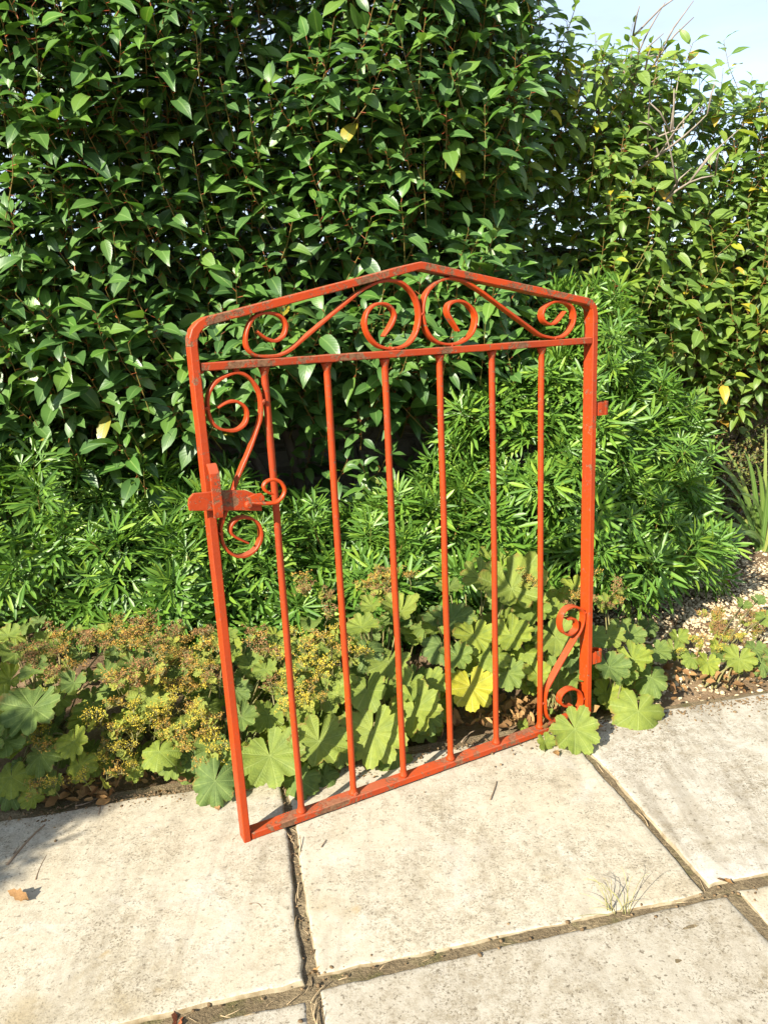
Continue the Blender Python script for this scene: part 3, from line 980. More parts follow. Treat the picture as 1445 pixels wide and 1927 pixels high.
def whorl_template(seed, nleaf=8, L=1.0):
    """shoot tip of a shrub with hand-shaped leaves of three to five narrow leaflets; axis +z"""
    r = random.Random(seed)
    vs, uv, fs, mi = [], [], [], []
    for i in range(nleaf):
        az = (i % 2) * math.pi + (i // 2) * math.pi / 2 + r.uniform(-0.35, 0.35)
        lev = i / (nleaf - 1)
        el = math.radians(8 + 58 * lev + r.uniform(-10, 10))
        base = Vector((0, 0, -0.55 + 0.55 * lev))
        d = Vector((math.cos(az) * math.cos(el), math.sin(az) * math.cos(el), math.sin(el)))
        side = d.cross(Vector((0, 0, 1))).normalized()
        up = side.cross(d).normalized()
        hub = base + d * (0.34 - 0.12 * lev)
        # petiole
        b0 = len(vs)
        for p in (base, hub):
            for s in (-0.012, 0.012):
                vs.append(p + side * s)
                uv.append((0.5, 0))
        fs.append((b0, b0 + 1, b0 + 3, b0 + 2))
        mi.append(0)
        nl = r.choice((3, 4, 5, 5))
        for q in range(nl):
            f = (q - (nl - 1) / 2) / max(1, (nl - 1) / 2)
            an = f * math.radians(r.uniform(48, 66))
            dl = (d * math.cos(an) + side * math.sin(an) - up * 0.12 * abs(f) + up * r.uniform(-0.16, 0.14)).normalized()
            ln = L * r.uniform(0.8, 1.2) * (1 - 0.22 * abs(f)) * (1.0 - 0.30 * lev)
            sx = dl.cross(up).normalized()
            w = 0.060 * r.uniform(0.8, 1.2) * L * (1 - 0.15 * lev)
            b0 = len(vs)
            dr = r.uniform(0.02, 0.16)
            vs.append(hub)
            uv.append((0.5, 0))
            for t, wk in ((0.45, 0.95), (0.80, 0.85)):
                c = hub + dl * ln * t - up * dr * t * t
                for s in (-1, 0, 1):
                    vs.append(c + sx * s * w * wk + up * abs(s) * w * 0.35)
                    uv.append((0.5 + 0.5 * s, t))
            vs.append(hub + dl * ln - up * dr)
            uv.append((0.5, 1))
            fs += [(b0, b0 + 2, b0 + 1), (b0, b0 + 3, b0 + 2), (b0 + 1, b0 + 2, b0 + 5, b0 + 4), (b0 + 2, b0 + 3, b0 + 6, b0 + 5), (b0 + 4, b0 + 5, b0 + 7), (b0 + 5, b0 + 6, b0 + 7)]
            mi += [0] * 6
    return Template([tuple(v) for v in vs], fs, mi, uv)


WHORL = [whorl_template(60 + k, 8 if k % 2 else 9) for k in range(6)]


def mantle_template(seed, lobes, bowl, pleat, fold=0.0, droop=0.0):
    """round scalloped pleated leaf, radius 1, stalk joining at the origin, its notch towards -y"""
    r = random.Random(seed)
    per = 8
    n = lobes * per
    gap = math.radians(14)
    rings = (0.30, 0.62, 0.88, 1.0)
    vs, uv, fs = [(0, 0, 0)], [(0.5, 0)], []
    la = [r.uniform(0.88, 1.08) for _ in range(lobes)]
    for i in range(n + 1):
        s = i / n
        th = -math.pi / 2 + gap / 2 + s * (2 * math.pi - gap)
        f = (s * lobes) % 1.0
        li = min(lobes - 1, int(s * lobes))
        if i == n:
            f = 1.0
        a = math.sin(math.pi * f)
        R = (0.79 + 0.21 * a ** 0.7) * la[li] * (0.86 + 0.14 * math.sin((th + math.pi / 2) / 2))
        if i % 2:
            R *= 1.05
        for k, q in enumerate(rings):
            rr = q * (R if k >= 2 else (0.5 * R + 0.5 * 0.9))
            if k == 1:
                rr = q * (0.7 * R + 0.27)
            x, y = rr * math.cos(th), rr * math.sin(th)
            z = bowl * q * q - 0.6 * pleat * q * (a - 0.55) - droop * q ** 3
            z += fold * abs(x) + 0.15 * q * q * math.sin(2 * th + seed) + 0.10 * q * q * math.sin(3 * th + seed * 1.7) + 0.05 * q ** 3 * math.sin(7 * th + seed * 2.1) + 0.03 * q ** 4 * math.sin(17 * th + seed)
            vs.append((x, y, z))
            uv.append((f, q))
    m = len(rings)
    for i in range(n):
        a, b = 1 + i * m, 1 + (i + 1) * m
        fs.append((0, a, b))
        for k in range(m - 1):
            fs.append((a + k, a + k + 1, b + k + 1, b + k))
    return Template(vs, fs, None, uv)


MANTLE = [mantle_template(1, 9, 0.10, 0.055), mantle_template(2, 9, 0.28, 0.07, 0.05), mantle_template(3, 8, -0.05, 0.05, 0.0, 0.24),
          mantle_template(4, 9, 0.18, 0.07, 0.12), mantle_template(5, 7, 0.05, 0.08, 0.0, 0.32), mantle_template(6, 9, 0.35, 0.06, 0.30), mantle_template(7, 8, 0.0, 0.06, 0.45, 0.1)]

# ------------------------------------------------------------------ plants: gather pieces first, split later
PLANTS = []


class Plant:
    def __init__(self, name, label, cat, base, temps, mats, piece, limit=300, group=None):
        self.base = Vector(base)
        self.root = empty(name, base)
        tag(self.root, label, cat, group)
        self.temps, self.mats, self.piece, self.limit = temps, mats, piece, limit
        self.P, self.Mx, self.V = [], [], []
        self.tv, self.tf = [], []          # twig mesh
        PLANTS.append(self)

    def add(self, p, d, up, s, v, sx=1.0):
        m = frame(np.asarray(d)[None], np.asarray(up)[None])[0] * s
        m[0] *= sx
        self.P.append(tuple(p))
        self.Mx.append(m)
        self.V.append(v)

    def add_axis(self, p, axis, s, v, spin):
        """piece whose own axis is +z"""
        z = Vector(axis).normalized()
        x = z.orthogonal().normalized()
        x.rotate(Matrix.Rotation(spin, 3, z))
        y = z.cross(x)
        self.P.append(tuple(p))
        self.Mx.append(np.array([x, y, z]) * s)
        self.V.append(v)

    def twig(self, pts, rad, n=4):
        tube([Vector(p) - self.base for p in pts], rad, n, self.tv, self.tf, False)


def laurel_shoot(pl, tip, D, r, nl=9, L=0.16, leaf=0.105, droop=0.0):
    """one leafy shoot ending at tip and growing along D"""
    D = Vector(D).normalized()
    bend = Vector((r.uniform(-.2, .2), r.uniform(-.2, .2), -0.25))
    start = tip - (D + bend * 0.4) * L
    mid = (start + tip) / 2 + bend * 0.03
    pl.twig([start - (D + bend) * 0.06, mid, tip], [0.0018, 0.0015, 0.0010], 4)
    a0 = r.uniform(0, 6.28)
    young = r.random() < 0.45
    ax = D.orthogonal().normalized()
    bx = D.cross(ax)
    for i in range(nl):
        t = 0.12 + 0.88 * i / (nl - 1)
        p = start * (1 - t) ** 2 + mid * 2 * t * (1 - t) + tip * t * t
        az = a0 + 2.4 * i + r.uniform(-.3, .3)
        rad = ax * math.cos(az) + bx * math.sin(az)
        sp = math.radians(88 - 38 * t + r.uniform(-14, 14))
        d = D * math.cos(sp) + rad * math.sin(sp)
        if droop:
            d.z -= droop * r.uniform(0, 1)
        d.z -= (0.30 - 0.30 * t) * r.uniform(0.0, 1.5)
        up = Vector((-0.15 + r.uniform(-.45, .45), -0.62 + r.uniform(-.4, .4), 1.0)) + rad * 0.1
        s = leaf * r.uniform(0.78, 1.15) * (1.0 if t < 0.85 else r.uniform(0.55, 0.9))
        v = NOLD + r.randrange(4) if (young and t > 0.6) else r.randrange(NOLD)
        pl.add(p, d.normalized(), up, s, v)


# --- big dark laurel on the left
big = Plant('laurel_shrub', 'tall dense dark green laurel filling the upper left behind the gate', 'shrub', (-0.6, 2.75, 0.0), LAUREL, [M['laurel'], M['petiole'], M['laurel_young']], 'leaf')


def big_front(x, z):
    y = 2.30 + 0.21 * x + 0.11 * nz(x, z, 3.1, 2.1) + 0.06 * nz(x, z, 7.7, 5.0)
    if z < 0.95:
        y += (0.95 - z) * 0.35
    if x > 0.22:
        y += 1.5 * (x - 0.22) ** 2
    if z > 1.95:
        y += 1.2 * (z - 1.95) ** 2
    return y


r = random.Random(11)
for li, dep in enumerate((0.0, 0.09, 0.19, 0.31, 0.45, 0.60, 0.76, 0.92)):
    step = (0.078, 0.084, 0.092, 0.10, 0.11, 0.118, 0.12, 0.12)[li]
    x = -2.3
    while x < 0.86:
        zz = 0.50
        while zz < 2.35:
            px = x + r.uniform(-.5, .5) * step
            pz = zz + r.uniform(-.5, .5) * step
            zz += step
            if px < -1.75 and li in (1, 3):
                continue
            if pz < 0.72 + 0.10 * nz(px, 1.0, 0, 3.0) and r.random() < 0.9:
                continue
            g = nz(px, pz, 1.9, 3.4)
            if li < 2 and g > 0.30 + 0.08 * li:
                continue
            if px > 0.55 + 0.10 * nz(pz, 4.0, 0, 3) + (0.10 if pz < 1.2 else 0):
                continue
            py = big_front(px, pz) + dep + r.uniform(-.04, .04)
            out = Vector((-0.15 + max(0, px - 0.2) * 1.3, -1.0, 0.15 + max(0, pz - 1.9)))
            D = out * r.uniform(.3, .8) + Vector((r.uniform(-.4, .5), r.uniform(-.25, .25), r.uniform(.5, 1.1)))
            laurel_shoot(big, Vector((px, py, pz)), D, r, r.choice((8, 9, 10)), r.uniform(.13, .21), r.choice((.07, .09, .10, .108, .116, .125)) * r.uniform(.92, 1.08))
        x += step
# upright yellow-stemmed leaders near the top
for (px_, py_, yy) in ((430, 200, 2.42), (560, 250, 2.40), (860, 290, 2.55), (900, 150, 2.62), (800, 330, 2.47), (980, 60, 2.75), (1010, 20, 2.78), (760, 90, 2.6), (300, 120, 2.35), (620, 60, 2.5), (130, 50, 2.25), (1020, 110, 2.8)):
    tip = at(px_, py_, yy)
    D = Vector((r.uniform(.15, .5), -.25, 1))
    laurel_shoot(big, tip, D, r, 13, r.uniform(.24, .32), .125)

# --- paler looser laurel on the right
pale = Plant('laurel_shrub', 'paler looser laurel with bare twigs against the sky on the right', 'shrub', (1.7, 3.35, 0.0), LAUREL, [M['laurel_pale'], M['petiole'], M['laurel_pale']], 'leaf')


def pale_front(x, z):
    y = 2.74 + 0.22 * (x - 0.5) + 0.14 * nz(x, z, 5.1, 1.9) + 0.07 * nz(x, z, 9.7, 5.0)
    y += 0.10 * max(0, z - 1.3) ** 2
    if z < 1.1:
        y += (1.1 - z) * 0.25
    return y


TOPS = [(1000, 90), (1060, 115), (1120, 130), (1180, 115), (1230, 130), (1280, 135), (1320, 165), (1370, 170), (1445, 170), (1560, 175), (1800, 220), (2300, 250)]
r = random.Random(23)


def pale_top(x):
    y = 3.15
    px = 722 + x / y * 1406
    for (a, b), (c, d) in zip(TOPS, TOPS[1:]):
        if a <= px <= c:
            return at(px, b + (d - b) * (px - a) / (c - a), y).z
    return at(1000, 70, y).z if px < 1000 else 1.9


for li, dep in enumerate((0.0, 0.11, 0.23, 0.36, 0.5, 0.68)):
    step = (0.078, 0.082, 0.09, 0.105, 0.11, 0.12)[li]
    x = 0.30 if li < 3 else 0.0
    while x < 2.7:
        zz = 0.62
        top = pale_top(x)
        while zz < top:
            px = x + r.uniform(-.5, .5) * step
            pz = zz + r.uniform(-.5, .5) * step
            zz += step
            g = nz(px, pz, 2.9, 2.6)
            if g > (0.27, 0.32, 0.42, 0.6, 0.7, 0.8)[li]:
                continue
            if pz > top - 0.15 and li > 2 and r.random() < 0.5:
                continue
            if pz < 0.85 and r.random() < 0.6:
                continue
            py = pale_front(px, pz) + dep + r.uniform(-.05, .05)
            D = Vector((0, -0.8, 0.2)) * r.uniform(.2, .8) + Vector((r.uniform(-.4, .55), r.uniform(-.3, .3), r.uniform(.4, 1.1)))
            laurel_shoot(pale, Vector((px, py, pz)), D, r, r.choice((8, 9, 10)), r.uniform(.11, .18), r.choice((.07, .085, .095, .105)) * r.uniform(.9, 1.1), 0.25)
        x += step
for _ in range(70):
    laurel_shoot(pale, Vector((r.uniform(.40, 1.05), r.uniform(2.92, 3.25), r.uniform(1.05, 1.85))), Vector((r.uniform(-.4, .4), -.4, .8)), r, 9, .16, r.uniform(.09, .12), .2)
for (px_, py_) in ((1190, 45), (1120, 66), (1275, 92), (1170, 85), (1360, 128), (1415, 145), (1225, 85), (1085, 85)):
    laurel_shoot(pale, at(px_, py_, 3.2), Vector((r.uniform(-.1, .25), -.1, 1)), r, 9, r.uniform(.14, .24), r.uniform(.06, .09))

# --- narrow-leaved shrubs below


def whorl_blob(pl, c, rad, n, r, size=0.088, shell=(0.70, 1.06), front=True):
    c = Vector(c)
    for _ in range(n):
        for _t in range(30):
            d = Vector((r.gauss(0, 1), r.gauss(0, 1), r.gauss(0, 1))).normalized()
            if front and d.y > 0.35:
                continue
            if d.z < -0.45:
                continue
            break
        k = r.uniform(*shell) * (1 + 0.34 * nz(d.x, d.y, d.z, 2.6, c.x * 3))
        p = c + Vector((d.x * rad[0], d.y * rad[1], d.z * rad[2])) * k
        if p.z < 0.03:
            continue
        ax = Vector((d.x / rad[0], d.y / rad[1], d.z / rad[2])).normalized() * 0.75 + Vector((r.uniform(-.5, .5), r.uniform(-.5, .5), r.uniform(.1, .9)))
        ax.normalize()
        s = size * r.choice((0.7, 0.85, 1.0, 1.0, 1.15, 1.25)) * r.uniform(0.92, 1.08)
        pl.add_axis(p, ax, s, r.randrange(len(pl.temps)), r.uniform(0, 6.28))
        q = p - ax * 0.10 - Vector((0, -0.03, 0.03))
        pl.twig([q, p - ax * 0.03, p], [0.002, 0.0017, 0.0013], 3)


r = random.Random(31)
ch_l = Plant('narrow_leaved_shrub', 'low shrub of narrow fingered leaves left of the gate', 'shrub', (-0.95, 2.40, 0.0), WHORL, [M['choisya']], 'leaf_cluster')
for c, rad, n in (((-1.12, 2.36, 0.36), (0.40, 0.34, 0.40), 220), ((-0.70, 2.36, 0.26), (0.38, 0.34, 0.33), 190), ((-1.6, 2.28, 0.28), (0.4, 0.34, 0.36), 80), ((-0.42, 2.36, 0.16), (0.30, 0.32, 0.28), 110)):
    whorl_blob(ch_l, c, rad, n, r)
ch_m = Plant('narrow_leaved_shrub', 'dark narrow-leaved shrub low behind the middle bars of the gate', 'shrub', (-0.02, 2.45, 0.0), WHORL, [M['choisya']], 'leaf_cluster')
for c, rad, n in (((-0.10, 2.45, 0.13), (0.34, 0.34, 0.27), 170), ((0.16, 2.50, 0.18), (0.28, 0.32, 0.29), 130)):
    whorl_blob(ch_m, c, rad, n, r)
ch_r = Plant('narrow_leaved_shrub', 'tall bright green narrow-leaved shrub behind the hinge side of the gate', 'shrub', (0.72, 2.65, 0.0), WHORL, [M['choisya']], 'leaf_cluster')
for c, rad, n in (((0.58, 2.62, 0.42), (0.36, 0.34, 0.48), 250), ((0.90, 2.74, 0.40), (0.28, 0.34, 0.40), 170), ((0.76, 2.58, 0.20), (0.38, 0.36, 0.28), 140), ((0.98, 2.86, 0.22), (0.22, 0.26, 0.26), 50),
                  ((0.72, 2.66, 0.84), (0.15, 0.20, 0.28), 45)):
    whorl_blob(ch_r, c, rad, n, r, 0.09)
for (px_, py_, yy) in ((1235, 1060, 2.35), (1215, 1090, 2.32), (1250, 1040, 2.42), (1190, 1040, 2.35), (1270, 1030, 2.5), (1200, 1130, 2.3), (1160, 1090, 2.25)):
    ch_r.add_axis(at(px_, py_, yy), Vector((.35, -.6, .6)), 0.095, r.randrange(6), r.uniform(0, 6))

# --- unseen shrub added left of the frame, shaped to throw shade on the paving
side = Plant('shade_shrub', 'unseen green shrub added out of frame at the far left to shade the paving', 'shrub', (-2.05, 0.26, 0.0), WHORL, [M['choisya']], 'leaf_cluster', 60)
whorl_blob(side, (-2.05, 0.26, 0.60), (0.40, 0.40, 0.72), 1000, r, 0.10, (0.35, 1.0), False)

# --- tiny-leaved shrub far right
TINY = [blade_template([(0.3, 0.22), (0.65, 0.25)], 0.2, 0.15, 0.0, 0.0, 0.0, k) for k in range(2)]
tiny = Plant('small_leaved_shrub', 'twiggy olive and brown tiny-leaved shrub at the right edge', 'shrub', (1.75, 3.34, 0.0), TINY, [M['tiny']], 'leaf', 300)
r = random.Random(41)
for c, rad, n in (((1.82, 3.36, 0.50), (0.44, 0.26, 0.46), 640), ((1.52, 3.30, 0.34), (0.26, 0.22, 0.38), 300), ((2.2, 3.4, 0.5), (0.40, 0.30, 0.50), 260)):
    c = Vector(c)
    for _ in range(n):
        d = Vector((r.gauss(0, 1), r.gauss(0, 1) - 0.5, r.gauss(0, 1) + 0.2)).normalized()
        k = r.uniform(.65, 1.08) * (1 + 0.2 * nz(d.x, d.y, d.z, 2.5))
        p = c + Vector((d.x * rad[0], d.y * rad[1], d.z * rad[2])) * k
        if p.z < 0.02:
            continue
        ax = (d + Vector((r.uniform(-.5, .5), r.uniform(-.5, .5), r.uniform(0, .8)))).normalized()
        tiny.twig([p - ax * 0.10, p], [0.0016, 0.0009], 3)
        for q in range(12):
            t = q / 11
            rd = Vector((r.gauss(0, 1), r.gauss(0, 1), r.gauss(0, 1))).normalized()
            tiny.add(p - ax * 0.10 * (1 - t), (ax * 0.5 + rd).normalized(), (0, -.3, 1), r.uniform(.012, .022), r.randrange(2))

# ------------------------------------------------------------------ which pieces show largest: coarse visibility count
GWX, GWY = 480, 640
Fv, Rv, Uv = np.array(_F), np.array(_R), np.array(_U)
allz, alli, allid = [], [], []
off = 0
for pl in PLANTS:
    pl.P = np.array(pl.P)
    pl.Mx = np.array(pl.Mx)
    pl.V = np.array(pl.V)
    pl.off = off
    for ti, t in enumerate(pl.temps):
        k = np.nonzero(pl.V == ti)[0]
        if not len(k):
            continue
        ns = 30 if len(t.v) < 40 else 110
        S = t.samples(ns, rng)
        w = np.einsum('vj,njk->nvk', S, pl.Mx[k]) + pl.P[k][:, None, :] - np.array(CAMP)
        dz = w @ Fv
        sx = (w @ Rv) / dz * FPX + 722.5
        sy = -(w @ Uv) / dz * FPX + 963.5
        ix = (sx / 1445 * GWX).astype(int)
        iy = (sy / 1927 * GWY).astype(int)
        ok = (dz > 0.05) & (ix >= 0) & (ix < GWX) & (iy >= 0) & (iy < GWY)
        ids = np.broadcast_to((off + k)[:, None], dz.shape)
        allz.append(dz[ok])
        alli.append((iy * GWX + ix)[ok])
        allid.append(ids[ok])
    off += len(pl.P)
z_ = np.concatenate(allz)
i_ = np.concatenate(alli)
d_ = np.concatenate(allid)
o_ = np.argsort(-z_)
buf = np.full(GWX * GWY, -1, dtype=np.int64)
buf[i_[o_]] = d_[o_]
cnt = np.bincount(buf[buf >= 0], minlength=off)

for pl in PLANTS:
    c = cnt[pl.off:pl.off + len(pl.P)]
    order = np.argsort(-c)[:pl.limit]
    order = order[c[order] > 0] if pl.limit else order
    sel = np.ones(len(pl.P), dtype=bool)
    sel[order] = False
    for k in order:
        me = pl.temps[pl.V[k]].data(pl.piece, pl.mats)
        o = link(pl.piece, me, pl.root)
        m = pl.Mx[k]
        p = Vector(pl.P[k]) - pl.base
        o.matrix_local = Matrix(((m[0][0], m[1][0], m[2][0], p.x), (m[0][1], m[1][1], m[2][1], p.y), (m[0][2], m[1][2], m[2][2], p.z), (0, 0, 0, 1)))
    me = bulk_mesh('crown', pl.temps, pl.P, pl.Mx, pl.V, sel, pl.base, pl.mats)
    if me:
        tag(link('crown', me, pl.root), kind='stuff')
    if pl.tv:
        tm = M['shoot'] if pl in (big, pale) else (M['bark'] if pl is tiny else M['shoot'])
        tag(link('twigs', mesh('twigs', pl.tv, pl.tf, [tm], smooth=True), pl.root), kind='stuff')

# stems and limbs
r = random.Random(51)


def stems(pl, n, spread, top, mat, rad=0.02, name='trunk', y=0.0):
    for i in range(n):
        a = Vector((r.uniform(-.25, .25) * spread, y + r.uniform(-.05, .08), 0))
        c = Vector((r.uniform(-1, 1) * spread, y + r.uniform(-.25, .15), top * r.uniform(.7, 1.0)))
        b = (a + c) / 2 + Vector((r.uniform(-.2, .2), r.uniform(-.08, .08), 0.1))
        pts = bez(a, b, c, 9)
        vs, fs = [], []
        tube(pts, [rad * (1 - 0.8 * k / 8) for k in range(9)], 7, vs, fs)
        for q in range(4):
            k = r.randrange(3, 8)
            e = pts[k] + Vector((r.uniform(-.4, .4), r.uniform(-.15, .1), r.uniform(.15, .45))) * min(1.0, top)
            tube(bez(pts[k], (pts[k] + e) / 2 + Vector((0, 0, .06)), e, 5), [rad * .35, rad * .3, rad * .25, rad * .2, rad * .12], 5, vs, fs)
        link(name, mesh(name, vs, fs, [mat], smooth=True), pl.root)


stems(big, 7, 1.5, 1.9, M['bark'], 0.024)
stems(pale, 5, 0.9, 1.8, M['bark'], 0.022)
for pl_ in (ch_l, ch_m, ch_r, side, tiny):
    stems(pl_, 3, 0.25, 0.16, M['bark'], 0.008, 'stem')
# bare grey branches showing inside the paler laurel
for a, b, yy in (((1180, 330), (1330, 215), 3.12), ((1125, 300), (1120, 130), 3.25), ((1150, 285), (1230, 120), 3.2), ((1220, 420), (1345, 330), 3.08), ((1150, 270), (1050, 150), 3.25), ((1180, 250), (1190, 70), 3.3), ((1170, 300), (1285, 240), 3.15)):
    A, B = at(*a, yy - .20), at(*b, yy - .33)
    pts = bez(A, (A + B) / 2 + Vector((r.uniform(-.05, .05), 0, r.uniform(-.03, .08))), B, 7)
    vs, fs = [], []
    L = [Vector(p) - pale.base for p in pts]
    tube(L, [0.006, 0.0052, 0.0045, 0.004, 0.0032, 0.0026, 0.0015], 6, vs, fs)
    for q in range(5):
        k = r.randrange(2, 7)
        e = L[k] + Vector((r.uniform(-.1, .18), r.uniform(-.1, .05), r.uniform(.04, .2)))
        tube([L[k], (L[k] + e) / 2 + Vector((0, 0, .015)), e], [0.0035, 0.003, 0.0015], 5, vs, fs)
    link('branch', mesh('branch', vs, fs, [M['greytwig']], smooth=True), pale.root)

# ------------------------------------------------------------------ lady's mantle along the slab edge
r = random.Random(61)


def spray_template(seed, spread=1.0):
    """airy branched flower head about 1 unit tall; material 0 stalks, 1 flowers"""
    q = random.Random(seed)
    vs, fs, mi = [], [], []

    def stalk(a, b, w):
        n0 = len(fs)
        tube([a, (a + b) / 2 + Vector((q.uniform(-.03, .03), q.uniform(-.03, .03), 0)), b], [w, w * .85, w * .6], 3, vs, fs, False)
        mi.extend([0] * (len(fs) - n0))

    def flower(p, s):
        for k in range(2):
            z = Vector((q.gauss(0, 1), q.gauss(0, 1), q.gauss(0, 1) + .6)).normalized()
            x = z.orthogonal().normalized()
            y = z.cross(x)
            b0 = len(vs)
            for j in range(4):
                w = j * math.pi / 2 + q.uniform(-.3, .3)
                vs.append(p + (x * math.cos(w) + y * math.sin(w)) * s * q.uniform(.7, 1.25))
            fs.append((b0, b0 + 1, b0 + 2, b0 + 3))
            mi.append(1)
    top = Vector((q.uniform(-.1, .1), q.uniform(-.1, .1), 0.55))
    stalk(Vector((0, 0, 0)), top, 0.016)
    for i in range(7):
        b = Vector((0, 0, 0)).lerp(top, q.uniform(.45, 1.0))
        e = b + Vector((q.uniform(-.38, .38) * spread, q.uniform(-.38, .38) * spread, q.uniform(.12, .42)))
        stalk(b, e, 0.013)
        for j in range(4):
            f = b.lerp(e, q.uniform(.5, 1.0))
            g = f + Vector((q.uniform(-.15, .15), q.uniform(-.15, .15), q.uniform(.02, .14)))
            stalk(f, g, 0.009)
            for k in range(6):
                flower(g + Vector((q.gauss(0, .04), q.gauss(0, .04), q.gauss(0, .035))), q.uniform(0.014, 0.026))
    for i in range(5):                              # small leafy bracts
        c = Vector((0, 0, 0)).lerp(top, q.uniform(.3, 1.1)) + Vector((q.uniform(-.2, .2), q.uniform(-.2, .2), q.uniform(0, .15)))
        z = Vector((q.gauss(0, .4), q.gauss(0, .4) - .3, 1)).normalized()
        x = z.orthogonal().normalized()
        y = z.cross(x)
        b0 = len(vs)
        vs.append(c)
        for j in range(12):
            w = j * math.pi / 6
            vs.append(c + (x * math.cos(w) + y * math.sin(w)) * (0.15 if j % 2 else 0.11) + z * (0.03 if j % 2 else 0.0))
        for j in range(12):
            fs.append((b0, b0 + 1 + j, b0 + 1 + (j + 1) % 12))
            mi.append(2)
    return mesh('flower_spray', vs, fs, [M['stalk'], M['flower_gold'], M['bract']], mi)


SPRAYS = {}
for kind in ('flower_yellow', 'flower_gold', 'flower_brown'):
    SPRAYS[kind] = []
base_sprays = [spray_template(80 + k) for k in range(5)]
for kind in SPRAYS:
    for me in base_sprays:
        c = me.copy()
        c.materials[1] = M[kind]
        SPRAYS[kind].append(c)

